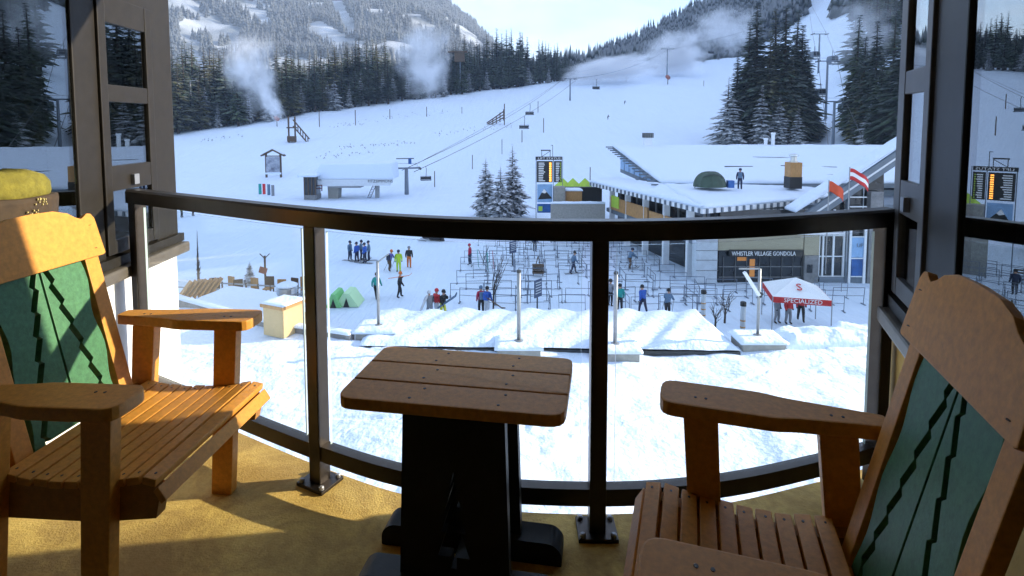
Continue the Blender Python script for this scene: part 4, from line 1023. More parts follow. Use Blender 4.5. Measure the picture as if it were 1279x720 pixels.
cable('haul_cable', [at(518, 206, yt), at(700, 101, ub.y)], .035, 'thin signal line strung above the chairlift cables', 1.0)
def lift_chair(p, label, s=1.0, group='chairlift chairs on the cable'):
    r = empty('lift_chair', p, label, 'lift chair', group, rz=.35)
    MB().tube([(0, 0, 0), (.1, 0, -.5), (0, 0, -2.0)], .05, 5).build('hanger', [M['dark_steel']], r)
    MB().box((0, 0, -2.5), (1.9, .5, .12)).build('seat', [M['dark_steel']], r)
    MB().box((0, .28, -2.15), (1.9, .08, .5)).build('backrest', [M['dark_steel']], r)
    mb = MB()
    for s_ in (-1, 1): mb.bar((s_*.95, .25, -2.5), (s_*.95, .1, -1.8), .06, .06)
    mb.bar((-.95, .1, -1.8), (.95, .1, -1.8), .06, .06); mb.build('frame', [M['dark_steel']], r)
    r.scale = (s, s, s); return r
def along(a, b, px):                # point of a cable seen in that photo column
    best = min((a.lerp(b, t/200) for t in range(201)), key=lambda w: abs(PPX+F*w.x/(w.y*math.cos(PITCH)+(EYE-w.z)*math.sin(PITCH))-px)); t = (best-a).length/(b-a).length
    return best-Vector((0, 0, 2.0*4*t*(1-t)))
lift_chair(along(cA[1], cB[1], 532), 'empty lift chair nearest to the chairlift terminal')
lift_chair(along(cA[1], cB[1], 655), 'empty lift chair midway up the cable, lower of two', 1.5)
lift_chair(along(cA[0], cB[0], 662), 'empty lift chair midway up the cable, higher of two', 1.5)
# upper tower line to the right with chairs
for px, by, ty, lab in ((833, 98, 62, 'lift tower on the skyline above the snow gun'), (575, 118, 66, 'tall lattice lift tower in front of the dark forest')):
    b = on_hill(px, by, 150) or ground_at(px, 320); lift_tower(b, (by-ty)/scale_at(b.y, b.z), 3.2, lab, thick=.35)
tw2 = ub; b2 = on_hill(833, 98, 150)
if b2:
    ctop = at(833, 63, b2.y)
    cable('haul_cable', [at(716, 98, ub.y), ctop], .06, 'chairlift cable running from the crest tower up to the skyline tower', 3)
    lift_chair(at(745, 99, ub.y+6), 'empty lift chair just past the crest tower', 1.8); lift_chair(at(889, 56, b2.y), 'empty lift chair in the mist beyond the skyline tower', 1.9)
    cable('haul_cable', [ctop, at(960, 30, b2.y+60)], .06, 'chairlift cable running from the skyline tower into the mist', 1)
cab = at(574, 72, (on_hill(575, 118, 150) or ground_at(575, 300)).y-.5)
o = MB().box(cab, (4.6, 2.5, 4.2)).box(cab+Vector((-.8, 0, 2.5)), (9.0, 3.4, .7)).build('tower_cabin', [M['timber_dark']]); o2 = tag(o, 'dark boxy cabin on top of the lattice tower before the forest', 'cabin')
# left lift: tower and hut at the forest edge
b = on_hill(240, 162, 120) or ground_at(240, 185); s = scale_at(b.y, b.z); lift_tower(b, 60/s, 2.6, 'lift tower with a snowy crossarm in the dark trees beside the window frame', M['steel'], thick=.3)
p = at(225, 140, b.y-3); hh = empty('lift_hut', Vector((p.x, p.y, p.z-2)), 'small white lift hut on posts in the trees beside the window frame', 'hut')
MB().box((0, 0, 2.6), (4.0, 3.0, 2.8)).build('cabin', [M['white_paint']], hh); MB().box((0, -1.52, 2.8), (2.6, .06, 1.2)).build('window', [M['dark_glass']], hh)
for s_ in (-1, 1): MB().box((s_*1.5, 0, -2.5), (.3, .3, 7.4)).build('post', [M['dark_steel']], hh)
# gondola line
gt = []
for px, by, ty, lab in ((1040, 187, 128, 'gondola tower standing just behind the snowy roof'), (1031, 150, 78, 'second gondola tower up the cleared strip'), (1022, 92, 44, 'third gondola tower high up the cleared strip')):
    b = on_hill(px, by, 90) or ground_at(px, 200); h = (by-ty)/scale_at(b.y, b.z); gt.append((b, h)); lift_tower(b, h, 2.6, lab, M['lift_paint'], thick=.35)
for k in (-1, 1):
    pts_ = [Vector((at(1041, 140, 70).x+k*2.6+.2, 66, at(1041, 205, 66).z))]+[b+Vector((k*2.6, 0, h)) for b, h in gt]+[at(1012+k*2, 8, 420)]
    cable('haul_cable', pts_, .05, 'gondola cable up the cleared strip, on the side of the ' + ('tall clump' if k < 0 else 'window frame'))
def gondola(p, label, s=1.0):
    r = empty('gondola_cabin', p, label, 'gondola cabin', 'gondola cabins on the line')
    MB().tube([(0, 0, 0), (0, .15, -.8), (0, 0, -1.5)], .06, 5).build('hanger', [M['dark_steel']], r)
    body = round_poly([(-.95, -3.6), (.95, -3.6), (1.1, -2.6), (.9, -1.5), (-.9, -1.5), (-1.1, -2.6)], .3, 3)
    MB().prism(body, lambda a, b, c: (a, c, b), -.95, .95).build('cabin', [M['slate']], r, bevel=.1)
    win = round_poly([(-.8, -2.7), (.8, -2.7), (.75, -1.75), (-.75, -1.75)], .15, 3)
    MB().prism(win, lambda a, b, c: (a, c, b), -.99, .99).build('window', [M['dark_glass']], r)
    MB().box((0, -1.0, -3.25), (1.5, .1, .3)).build('ski_rack', [M['sign_white']], r)
    r.scale = (s, s, s)
g0, h0 = gt[0]; g1, h1 = gt[1]; g2_, h2 = gt[2]
top0 = g0+Vector((-2.6, 0, h0)); top1 = g1+Vector((-2.6, 0, h1)); top0r = g0+Vector((2.6, 0, h0)); top1r = g1+Vector((2.6, 0, h1)); top2 = g2_+Vector((-2.6, 0, h2)); top2r = g2_+Vector((2.6, 0, h2))
gondola(top0.lerp(top1, .45)-Vector((0, 0, .1)), 'gondola cabin between the two lower towers, on the side of the tall clump', 1.0)
gondola(top0r.lerp(top1r, .12)-Vector((0, 0, .1)), 'gondola cabin right beside the lowest tower, on the side of the window frame', 1.0)
gondola(top1.lerp(top2, .5), 'distant gondola cabin high on the line, on the side of the tall clump', 1.2)
gondola(top1r.lerp(top2r, .35), 'distant gondola cabin high on the line, on the side of the window frame', 1.2)

# ================================================================== terrace edge, plaza things, people
# snow covered canopy roof beyond the terrace
cp = empty('canopy_roof', gp(680, 437, ZT), 'low wide flat roof under rippled snow just beyond the terrace', 'roof')
ca, cb, cc, cd = gp(448, 434, ZT), gp(925, 440, ZT), gp(872, 392, ZT), gp(470, 391, ZT)
nu, nv = 150, 30; mb = MB()
for j in range(nv+1):
    for i in range(nu+1):
        u, v = i/nu, j/nv; p = ca.lerp(cb, u).lerp(cd.lerp(cc, u), v)
        q = (p.x-.62*p.y); ir = float(fbm(np.array(q*.5), np.array(p.y*.2), 2)); rip = .24*ir*(.5+.5*math.sin(q*4.6+2.2*ir))+.16*ir*max(0, math.sin(q*1.9+1))
        e = min(u*70, (1-u)*70, v*16, (1-v)*16, 1)
        h = .06+e*(.10+rip)+(float(fbm(np.array(p.x*1.3), np.array(p.y*1.3), 3))-.44)*.06
        if abs(v-.33) < .02: h -= .07
        mb.v.append((p.x, p.y, p.z+max(h, .02)))
W = nu+1
for j in range(nv):
    for i in range(nu): mb.f.append((j*W+i, j*W+i+1, (j+1)*W+i+1, (j+1)*W+i)); mb.m.append(0)
mb.build('snow_cover', [M['snow_fine']], cp, smooth=True, world=True)
MB().add([ca, cb, cc, cd]+[p-Vector((0, 0, .22)) for p in (ca, cb, cc, cd)], [(0,1,2,3),(4,7,6,5),(0,4,5,1),(1,5,6,2),(2,6,7,3),(3,7,4,0)]).build('deck', [M['dark_steel']], cp, world=True)
for u in (.02, .27, .52, .77, .98): p = ca.lerp(cb, u)+Vector((0, .2, 0)); MB().box((p.x, p.y, (p.z+ZP)/2-.2), (.25, .25, p.z-ZP)).build('support', [M['concrete']], cp, world=True)
for u in (.02, .5, .98): p = cd.lerp(cc, u)-Vector((0, .2, 0)); MB().box((p.x, p.y, (p.z+ZP)/2-.2), (.25, .25, p.z-ZP)).build('support', [M['concrete']], cp, world=True)

def lamp(px, by, ty, kind, label):
    p = gp(px, by, ZT); s = scale_at(p.y, p.z); h = (by-ty)/s
    ped = empty('pedestal', p, 'snow capped concrete block carrying ' + label[1], 'concrete block', 'lamp blocks along the terrace edge')
    w = 1.5; MB().box((0, 0, .0), (w, 1.1, .42)).build('block', [M['concrete']], ped, bevel=.02)
    a = p+Vector((-w/2-.1, -.62, .21)); snow_slab('snow_cap', ped, [a, a+Vector((w+.2, 0, 0)), a+Vector((w+.2, 1.25, 0)), a+Vector((0, 1.25, 0))], .14, M['snow_fine'], 14, 12, .1, .5)
    lp = empty('lamp_post', p+Vector((0, 0, .22)), label[0], 'lamp post', 'posts along the terrace edge')
    MB().lathe([(.17, 0), (.17, .12), (.06, .16)], 10).build('base', [M['steel']], lp)
    MB().tube([(0, 0, .1), (0, 0, h)], .07 if kind == 'plain' else .055, 8).build('mast', [M['steel']], lp, smooth=True)
    if kind == 'arm':
        MB().bar((0, 0, h*.62), (-.55, 0, h*.95), .16, .10).build('lamp_head', [M['sign_white']], lp)
        MB().bar((0, 0, h*1.0), (-.75, 0, h*1.0), .05, .05).build('arm', [M['steel']], lp); MB().bar((0, 0, h*.6), (.1, 0, h*.66), .12, .12).build('bracket', [M['dark_steel']], lp)
    elif kind == 'fork':
        MB().bar((0, 0, h*.98), (.42, 0, h*1.1), .06, .05).build('arm', [M['steel']], lp)
    else: MB().lathe([(.08, h-.02), (.08, h+.06), (.03, h+.08)], 8).build('cap', [M['dark_steel']], lp)
lamp(473, 417, 332, 'fork', ('short grey post with a slanted arm, beyond the left corner of the table', 'the post with a slanted arm'))
lamp(648, 437, 346, 'plain', ('plain grey post just beyond the far edge of the table', 'the plain post beyond the table'))
lamp(768, 441, 348, 'plain', ('plain grey post beside the middle railing post', 'the plain post beside the middle railing post'))
lamp(946, 430, 342, 'arm', ('grey lamp post with angled white head in front of the red and white tent', 'the lamp post in front of the tent'))
# snow bank along the terrace edge
a = gp(955, 431, ZT); b = gp(1085, 420, ZT); bk_ = empty('snow_bank', a, 'lumpy snow bank along the terrace edge in front of the red and white tent', 'snow bank')
snow_slab('snow', bk_, [a+Vector((.6, -.4, -.1)), b+Vector((2, -.4, -.1)), b+Vector((2, .9, -.1)), a+Vector((.6, .9, -.1))], .42, M['snow_fine'], 60, 14, .5, .6, 4)

# terrace edge on the other side: parapet, low roofs, vent box
YL = []
pp = [gp(x, y, ZT) for x, y in ((150, 352), (222, 377), (300, 399), (350, 411), (400, 418), (440, 424))]
pr = empty('parapet', pp[0], 'low dark parapet curb curving along the terrace edge past the beige box', 'parapet')
for p, q in zip(pp[:-1], pp[1:]):
    MB().bar(p+Vector((0, 0, .02)), q+Vector((0, 0, .02)), .3, .36).build('curb', [M['grey_stone']], pr, world=True)
    d = (q-p).normalized(); n_ = Vector((-d.y, d.x, 0))*.2
    snow_slab('snow_cap', pr, [p-n_+Vector((0, 0, .2)), q-n_+Vector((0, 0, .2)), q+n_+Vector((0, 0, .2)), p+n_+Vector((0, 0, .2))], .1, M['snow_fine'], 14, 4, .06, .4)
p = gp(355, 414, ZT)
vb = empty('vent_box', p, 'beige stucco vent box with a snowy flat lid at the terrace edge', 'vent box', rz=R(-24))
MB().box((0, 0, .52), (1.0, 1.05, 1.1)).build('body', [mat('beige_stucco', (.55, .40, .21), .85, var=.06, vscale=10, bump=.3, bscale=40, bdist=.01)], vb, bevel=.015)
MB().box((0, 0, 1.12), (1.16, 1.2, .12)).build('lid', [M['timber']], vb)
o = snow_slab('snow_cap', None, [(-.57, -.58, 1.18), (.57, -.58, 1.18), (.57, .58, 1.18), (-.57, .58, 1.18)], .08, M['snow_fine'], 10, 10, .04, .4); o.parent = vb
p = gp(359, 385, ZT-.8); vt = empty('exhaust_vent', p, 'shiny silver round exhaust vent behind the beige box', 'vent')
MB().lathe([(.36, -1.5), (.36, .55), (.42, .57), (.42, .66)], 16).build('duct', [M['silver']], vt, smooth=False)
MB().lathe([(.40, .70), (.47, .74), (.47, 1.0), (.42, 1.06)], 16).build('drum', [M['silver']], vt); MB().lathe([(.50, 1.08), (.5, 1.14), (.30, 1.24), (.05, 1.28)], 16).build('cap', [M['snow_fine']], vt)
for k in range(6): MB().box((.43*math.cos(k*1.05), .43*math.sin(k*1.05), .68), (.04, .04, .14)).build('strut', [M['steel']], vt)
lr = empty('low_roof', gp(300, 384, -8.2), 'low snow covered roof below the terrace, beside the silver vent', 'roof')
q4 = [gp(222, 388, -8.2), gp(318, 412, -8.2), gp(400, 378, -8.2), gp(285, 360, -8.2)]
snow_slab('snow_cover', lr, q4, .3, M['snow_fine'], 30, 20, .16, 1.3)
MB().add(q4+[p-Vector((0, 0, 2.4)) for p in q4], [(0,1,2,3),(4,7,6,5),(0,4,5,1),(1,5,6,2),(2,6,7,3),(3,7,4,0)]).build('block', [M['timber']], lr, world=True)
MB().bar(q4[1]+Vector((0, 0, .12)), q4[2]+Vector((0, 0, .12)), .5, .34).build('verge', [M['snow_fine']], lr, world=True)
# sunlit timber patio beyond it
wb = empty('patio_screen', gp(235, 372, -8.5), 'honey timber patio screen of slanted boards beside the white wall corner', 'screen')
for k in range(7):
    a = gp(222+k*6.5, 374-k*.8, -8.9); MB().bar(a, a+Vector((.55, .5, .95)), .5, .08).build('board', [M['timber']], wb, world=True)
MB().bar(gp(215, 352, -8.6), gp(262, 357, -8.6), .3, .3).build('cap_rail', [M['white_paint']], wb, world=True)
rnd = random.Random(3)
for k in range(9):
    p = gp(252+k*16+rnd.uniform(-3, 3), 362-(k % 3)*2, ZP+.6); 
    c = empty('patio_chair', p-Vector((0, 0, .6)), 'brown timber patio chair below the terrace, in the row behind the low snowy roof', 'chair', 'timber patio chairs', rz=rnd.uniform(-.5, .5))
    MB().box((0, 0, .45), (.6, .55, .08)).build('seat', [M['timber']], c); MB().box((0, .28, .85), (.6, .08, .8)).build('backrest', [M['timber_dark'] if k % 2 else M['timber']], c)
    for sx in (-1, 1):
        for sy in (-1, 1): MB().box((sx*.26, sy*.24, .2), (.07, .07, .46)).build('leg', [M['timber_dark']], c)
fr = empty('patio_railing', gp(222, 352, ZP+1), 'thin grey railing with round posts round the patio below the terrace', 'railing')
P0, P9 = gp(205, 350, ZP+1.1), gp(400, 361, ZP+1.1)
for z in (0, -.45): MB().bar(P0+Vector((0, 0, z)), P9+Vector((0, 0, z)), .07, .09).build('rail', [M['steel']], fr, world=True)
for k in range(14): p = P0.lerp(P9, k/13); MB().box((p.x, p.y, p.z-.5), (.08, .08, 1.2)).build('post', [M['timber_dark']], fr, world=True)
# signpost, thin tree, clipped bush
p = gp(332, 366, ZP); s = scale_at(p.y, ZP); sp_ = empty('signpost', p, 'wooden signpost with a forked top and a red brown board', 'signpost')
MB().tube([(0, 0, 0), (0, 0, 2.7)], .07, 6).build('post', [M['timber_dark']], sp_); MB().bar((0, 0, 2.5), (-.35, 0, 2.85), .05, .05).build('arm', [M['timber_dark']], sp_); MB().bar((0, 0, 2.5), (.35, 0, 2.85), .05, .05).build('arm', [M['timber_dark']], sp_)
MB().box((-.12, -.06, 1.65), (.55, .06, .45), Matrix.Rotation(.3, 3, 'Y')).build('board', [mat('red_brown_board', (.28, .10, .055), .7)], sp_)
SH['slim'] = conifer_mesh('crown', 71, 10, .75, 30, 7, mat('bare_twig', (.06, .05, .045), .9, var=.3, vscale=3), bare=.1, droop=-.5)
p = gp(248, 352, ZP); plant(p, 64/scale_at(p.y, ZP), 'slim', 'slim dark young tree on the snow behind the patio chairs', None, .8, 'slim_tree')
p = gp(312, 356, ZP); plant(p, 30/scale_at(p.y, ZP), 'yard2', 'small round dark shrub behind the patio beside the signpost', None, 1.0, 'shrub')
def twig_tree(p, h, label, seed):
    r = empty('bare_shrub', p, label, 'shrub'); rnd = random.Random(seed)
    MB().tube([(0, 0, -.2), (.03, 0, h*.35)], [.07, .05], 6).build('trunk', [M['bark']], r)
    for k in range(9):
        a = rnd.uniform(0, 6.28); z0 = h*rnd.uniform(.1, .4); L = h*rnd.uniform(.4, .62); sp = rnd.uniform(.2, .6)
        q = [Vector((0, 0, z0))]
        for j in range(1, 6): t = j/5; q.append(Vector((math.cos(a)*sp*L*t*1.2+rnd.uniform(-.05, .05), math.sin(a)*sp*L*t*1.2+rnd.uniform(-.05, .05), z0+L*t)))
        mb = MB().tube(q, [.022*(1-j/6.5) for j in range(6)], 4)
        for j in range(2, 5):
            b = a+rnd.uniform(-1.2, 1.2); e = q[j]+Vector((math.cos(b)*.25, math.sin(b)*.25, .3))*rnd.uniform(.6, 1.3); mb.tube([q[j], (q[j]+e)/2+Vector((0, 0, -.03)), e], [.015, .012, .006], 3)
        mb.build('branch', [M['bark']], r)
twig_tree(gp(616, 392, ZP), 4.2, 'bare branched young tree in the snow behind the far edge of the table', 1)
twig_tree(gp(905, 404, ZP), 2.6, 'bare branched shrub beside the white wrapped posts', 2); twig_tree(gp(893, 412, ZP), 2.0, 'low bare shrub at the corner of the rippled snowy roof', 3)
for px, by, h, lab in ((878, 404, 1.5, 'white wrapped post with a dark cap, at the corner of the rippled snowy roof'), (927, 428, 1.7, 'white wrapped post with a dark cap, beside the lamp post')):
    p = gp(px, by, ZP+2.2); r = empty('wrapped_post', p, lab, 'post', 'white wrapped posts'); MB().tube([(0, 0, -2.2), (0, 0, h-.3), (.02, 0, h)], .12, 8).build('post', [M['pale_stone']], r); MB().lathe([(.14, h), (.14, h+.16), (.08, h+.2)], 8).build('cap', [M['sign_black']], r)
    for k in range(4): MB().lathe([(.125, .1+k*.3), (.125, .16+k*.3)], 8).build('band', [M['timber']], r)

# red and white event tent
p = gp(992, 407, ZP); tt = empty('event_tent', p, 'pop-up tent with white peaked top and red lettered valance', 'tent', rz=R(-14)); w = 1.55
zt, zv, zk = 2.14, 1.80, 2.95
crn = [(-w, -w), (w, -w), (w, w), (-w, w)]
for i in range(4):
    a, b = crn[i], crn[(i+1) % 4]
    mb = MB(); mid = ((a[0]+b[0])/2, (a[1]+b[1])/2)
    mb.add([(*a, zt), (*b, zt), (0, 0, zk), (mid[0]*.5, mid[1]*.5, (zt+zk)/2-.10)], [(0, 1, 3), (1, 2, 3), (2, 0, 3)]); mb.build('roof_panel', [M['sign_white']], tt, fix=False)
    d = Vector((b[0]-a[0], b[1]-a[1], 0)).normalized(); n = Vector((d.y, -d.x, 0))*.012
    mb = MB(); pa, pb = Vector((*a, 0))+n, Vector((*b, 0))+n; mb.add([pa+Vector((0, 0, zv)), pb+Vector((0, 0, zv)), pb+Vector((0, 0, zt)), pa+Vector((0, 0, zt))], [(0, 1, 2, 3)])
    o = mb.build('valance', [M['red']], tt, fix=False); o.modifiers.new('t', 'SOLIDIFY').thickness = .015
    MB().tube([(*a, 0), (*a, zt)], .03, 6).build('leg', [M['steel']], tt)
o = text_part('SPECIALIZED', .34, (0, 0, 0), (math.pi/2, 0, 0), M['sign_white'], None, width=2.0); o.parent = tt; o.location = (.05, -w-.03, (zv+zt)/2)
o = text_part('S', .75, (0, 0, 0), (R(32), 0, 0), M['red'], None, name='roof_logo'); o.parent = tt; o.location = (0, -.80, 2.57)
o = text_part('SPECIALIZED', .28, (0, 0, 0), (math.pi/2, 0, math.pi/2), M['sign_white'], None, width=1.8); o.parent = tt; o.location = (w+.03, 0, (zv+zt)/2)

# queue barriers
bm_ = MB()
for s_ in (-1, 1): bm_.tube([(s_*1.1, 0, 0), (s_*1.1, 0, 1.08)], .024, 5); bm_.box((s_*1.1, 0, .02), (.1, .45, .04))
bm_.tube([(-1.1, 0, 1.06), (1.1, 0, 1.06)], .024, 5); bm_.tube([(-1.1, 0, .55), (1.1, 0, .55)], .018, 5)
bar0 = bm_.build('queue_barrier', [mat('barrier_steel', (.16, .19, .24), .5, metal=.3)]); first = True; rnd = random.Random(17)
def barrier(x, y, rz, label, group):
    global first
    o = bar0 if first else bar0.copy()
    if not first: COL.objects.link(o)
    first = False; o.location = (x, y, ZP+.02); o.rotation_euler = (rnd.uniform(-.05, .05), rnd.uniform(-.03, .03), rz+rnd.uniform(-.12, .12)); o.scale = (rnd.uniform(.75, 1.1), 1, rnd.uniform(.9, 1.1)); tag(o, label, 'barrier', group)
for r_ in range(15):
    y = 35.5+r_*1.62
    for c_ in range(7):
        x = -3.2+c_*2.35+(r_ % 2)*.9+rnd.uniform(-.2, .2)+(.0 if r_ < 9 else .5)
        px = PPX+F*x/(y+.85)
        if px < 582 or px > 868 or x > 13-.22*(y-40): continue
        if rnd.random() < .16: continue
        barrier(x, y+rnd.uniform(-.25, .25), rnd.choice([0, 0, 0, .06, -.08]), 'low grey pipe barrier in the lift queue maze between the spruces and the gondola building', 'queue maze barriers')
        if rnd.random() < .3: barrier(x+1.1, y+.85, math.pi/2+rnd.uniform(-.1, .1), 'low grey pipe barrier in the lift queue maze between the spruces and the gondola building', 'queue maze barriers')
for r_ in range(4):
    for c_ in range(5):
        x = 12.9+c_*2.4+rnd.uniform(-.3, .3); y = 35.5+r_*1.35
        if rnd.random() < .15 or (abs(x-17) < 2.4 and y < 36.5): continue
        barrier(x, y, rnd.uniform(-.1, .1), 'low grey pipe barrier in the rows behind the red and white tent', 'barriers behind the tent')
# boards on posts
def board(px, by, wpx, hpx, m, label, rz):
    p = gp(px, by, ZP); s = scale_at(p.y, ZP); r = empty('notice_board', p, label, 'sign', rz=rz); w, h = wpx/s, hpx/s
    MB().tube([(0, 0, 0), (0, 0, 1.2)], .05, 6).build('post', [M['dark_steel']], r); MB().box((0, -.06, 1.2+h/2-.1), (w, .06, h)).build('board', [m], r)
    mb = MB()
    for k in range(5): mb.box((0, -.095, 1.2+h*(.15+.15*k)), (w*(.8-.1*(k % 2)), .01, h*.05))
    mb.build('printed_rows', [M['pale_stone']], r)['kind'] = 'stuff'
nb = mat('navy_board', (.05, .075, .14), .5)
board(671, 392, 15, 22, nb, 'dark blue notice board on a post just behind the plain post beyond the table', .9)
board(640, 332, 13, 15, nb, 'dark blue notice board on a post among the queue barriers near the spruces', .9)
p = gp(672, 345, ZP); hb = empty('ticket_stand', p, 'small dark slatted stand among the queue barriers', 'stand')
for k in range(3): MB().box((0, 0, .3+k*.28), (.9, .5, .14)).build('slat', [M['timber_dark']], hb)
for s_ in (-1, 1): MB().bar((s_*.4, 0, 0), (0, 0, 1.6), .06, .06).build('leg', [M['timber_dark']], hb)
# green play tents at the edge of the plaza
for k, (px, by, w) in enumerate(((437, 379, 1.6), (421, 380, 1.0))):
    p = gp(px, by, ZP); r = empty('small_tent', p, ['pale green ridge tent on the snow beside the railing post', 'small green pop-up shelter tucked behind the railing post'][k], 'tent')
    g = mat('pale_green_cloth', (.50, .74, .44), .7) if k == 0 else mat('mid_green_cloth', (.22, .55, .22), .7)
    MB().prism([(-w/2, 0), (w/2, 0), (w*.12, .88), (-w*.12, .92)], lambda a, b, c: (a, c, b), -.8, .8).build('cover', [g], r)
    MB().prism([(-.2, 0), (.2, 0), (0, .6)], lambda a, b, c: (a, c, b), -.83, -.81).build('opening', [M['sign_black']], r)
# white low fence slats near the spruces, picnic table
fn = empty('slat_fence', gp(570, 300, ZP), 'low brown slatted fence under the top rail beside the spruces', 'fence')
f0, f1 = gp(560, 297, ZP), gp(668, 302, ZP)
for k in range(12):
    p = f0.lerp(f1, k/11); MB().box((p.x, p.y, p.z+.45), (.09, .09, .95)).build('post', [M['timber_dark']], fn, world=True)
for z in (.2, .45, .7, .92): MB().bar(f0+Vector((0, -.06, z)), f1+Vector((0, -.06, z)), .05, .12).build('slat', [M['timber_dark'] if z != .45 else M['steel']], fn, world=True)

# ------------------------------------------------------------------ people
def cloth(name, c): return mat(name, c, .75, var=.18, vscale=9)
C = {k: cloth('cloth_'+k, v) for k, v in dict(blue=(.025, .10, .42), navy=(.018, .025, .06), black=(.014, .014, .017), red=(.55, .03, .035), crimson=(.42, .02, .06), lime=(.42, .62, .03), teal=(.02, .30, .27), purple=(.10, .10, .36), grey=(.22, .23, .25), white=(.62, .63, .65), orange=(.62, .16, .03), brown=(.10, .06, .035), yellow=(.62, .60, .05), steel=(.10, .17, .26)).items()}
SKIN = mat('skin', (.50, .28, .19), .6)
def person(p, rz, label, jacket, pants, hat, pose='stand', h=1.74, group='people on the snow', pack=None, seed=0):
    rnd = random.Random(seed*7+int(abs(p.x)*31))
    stride = {'stand': .05, 'walk': .26, 'ski': .10, 'carry': .16, 'sit': .05}[pose]; lean = {'stand': .02, 'walk': .06, 'ski': .16, 'carry': .04, 'sit': .1}[pose]; crouch = .10 if pose == 'ski' else 0.0
    z = lambda v: v*h/1.74-crouch*min(1, v/.95)
    hip = z(.93)
    J = {}; Ed = []
    def j(n, x, y, zz, r, par, m): J[n] = (Vector((x, y, zz)), r, m); (Ed.append((par, n)) if par else None)
    j('pel', 0, 0, hip, .150, None, 1); j('waist', lean*.5, 0, z(1.12), .165, 'pel', 0); j('chest', lean*1.2, 0, z(1.34), .195, 'waist', 0); j('neck', lean*1.6, 0, z(1.49), .075, 'chest', 0)
    j('head', lean*1.8+.02, 0, z(1.60), .100, 'neck', 2); j('crown', lean*1.8+.015, 0, z(1.70), .085, 'head', 2)
    for s_, d in ((1, 1), (-1, -1)):
        f = stride*d; k = 'l' if s_ > 0 else 'r'
        j('hip'+k, 0, s_*.10, hip-.06, .115, 'pel', 1); j('knee'+k, f*.55+.04+crouch, s_*.115, z(.50), .088, 'hip'+k, 1); j('ank'+k, f-.02, s_*.12, .10, .066, 'knee'+k, 1); j('toe'+k, f+.15, s_*.135, .05, .055, 'ank'+k, 3)
        j('sh'+k, lean*1.3, s_*.20, z(1.41), .095, 'chest', 0)
        if pose == 'ski': e, w = (.18, .27, 1.17), (.42, .25, 1.08)
        elif pose == 'carry' and s_ > 0: e, w = (.12, .30, 1.16), (.22, .12, 1.40)
        else: sw = -f*.7; e, w = (sw*.5-.02, .26, 1.15), (sw+.08, .27, .90)
        j('el'+k, e[0]+lean, s_*e[1], z(e[2]), .078, 'sh'+k, 0); j('wr'+k, w[0]+lean, s_*w[1], z(w[2]), .052, 'el'+k, 0); j('hand'+k, w[0]+.06+lean, s_*w[1]*.98, z(w[2])-.06, .05, 'wr'+k, 3)
    names = list(J); me = bpy.data.meshes.new('body'); me.from_pydata([J[n][0] for n in names], [(names.index(a), names.index(b)) for a, b in Ed], [])
    o = bpy.data.objects.new('body_tmp', me); COL.objects.link(o)
    md = o.modifiers.new('skin', 'SKIN'); md.use_smooth_shade = True
    for i, n in enumerate(names): me.skin_vertices[0].data[i].radius = (J[n][1], J[n][1]*(1.15 if n in ('chest', 'waist', 'pel') else 1)); me.skin_vertices[0].data[i].use_root = (n == 'pel')
    o.modifiers.new('sub', 'SUBSURF').levels = 1; o.modifiers['sub'].render_levels = 1
    dg = bpy.context.evaluated_depsgraph_get(); m2 = bpy.data.meshes.new_from_object(o.evaluated_get(dg)); bpy.data.objects.remove(o)
    m2.materials.clear()
    for m_ in (C[jacket], C[pants], SKIN, C['black']): m2.materials.append(m_)
    seg = [(J[a][0], J[b][0], J[b][2] if J[b][2] != 0 or a != 'pel' else 0) for a, b in Ed]
    mi = []
    for f in m2.polygons:
        c = f.center; best = 9; bm2 = 0
        for a, b, mm in seg:
            ab = b-a; t = max(0, min(1, (c-a).dot(ab)/max(ab.length_squared, 1e-6))); d = (c-a-ab*t).length
            if d < best: best, bm2 = d, mm
        mi.append(bm2)
    m2.polygons.foreach_set('material_index', mi); m2.polygons.foreach_set('use_smooth', [True]*len(mi))
    r = empty('person', p, label, 'person', group, rz)
    b = bpy.data.objects.new('body', m2); COL.objects.link(b); b.parent = r
    hp = J['crown'][0]
    MB().lathe([(.122, -.06), (.128, .0), (.115, .07), (.07, .12), (.01, .135)], 12, (hp.x-.01, 0, hp.z)).build('helmet', [C[hat]], r, smooth=True)
    MB().box((hp.x+.105, 0, hp.z-.055), (.05, .17, .06)).build('goggles', [C['black']], r, bevel=.015)
    if pack: MB().box((lean-.24, 0, z(1.24)), (.18, .32, .48)).build('backpack', [C[pack]], r, bevel=.05)
    return r
ski_me = None
def ski(p, rz, tilt, label, col, group, L=1.65, w=.10):
    mb = MB(); n = 8
    for i in range(n+1):
        t = i/n; x = (t-.5)*L; up_ = .14*max(0, (t-.86)/.14)**2; ww = w*(.5+.5*min(1, 6*min(t, 1-t)+.3))*.5
        mb.v += [(x, -ww, up_), (x, ww, up_), (x, ww, up_+.02), (x, -ww, up_+.02)]
    for i in range(n):
        for k in range(4): a = i*4+k; b = i*4+(k+1) % 4; mb.f.append((a, b, b+4, a+4)); mb.m.append(0)
    mb.f += [(0, 1, 2, 3), (n*4+3, n*4+2, n*4+1, n*4)]; mb.m += [0, 0]
    o = mb.build('ski' if w < .2 else 'snowboard', [C[col]]); o.location = p; o.rotation_euler = (0, tilt, rz)
    return tag(o, label, 'ski' if w < .2 else 'snowboard', group)
def on_skis(p, rz, what, col='grey'):
    for s_ in (-1, 1):
        ski(p+Vector((math.cos(rz+math.pi/2), math.sin(rz+math.pi/2), 0))*s_*.13+Vector((math.cos(rz), math.sin(rz), 0))*.1+Vector((0, 0, .01)), rz, 0, 'ski worn by the ' + what, col, 'skis worn by the ' + what)
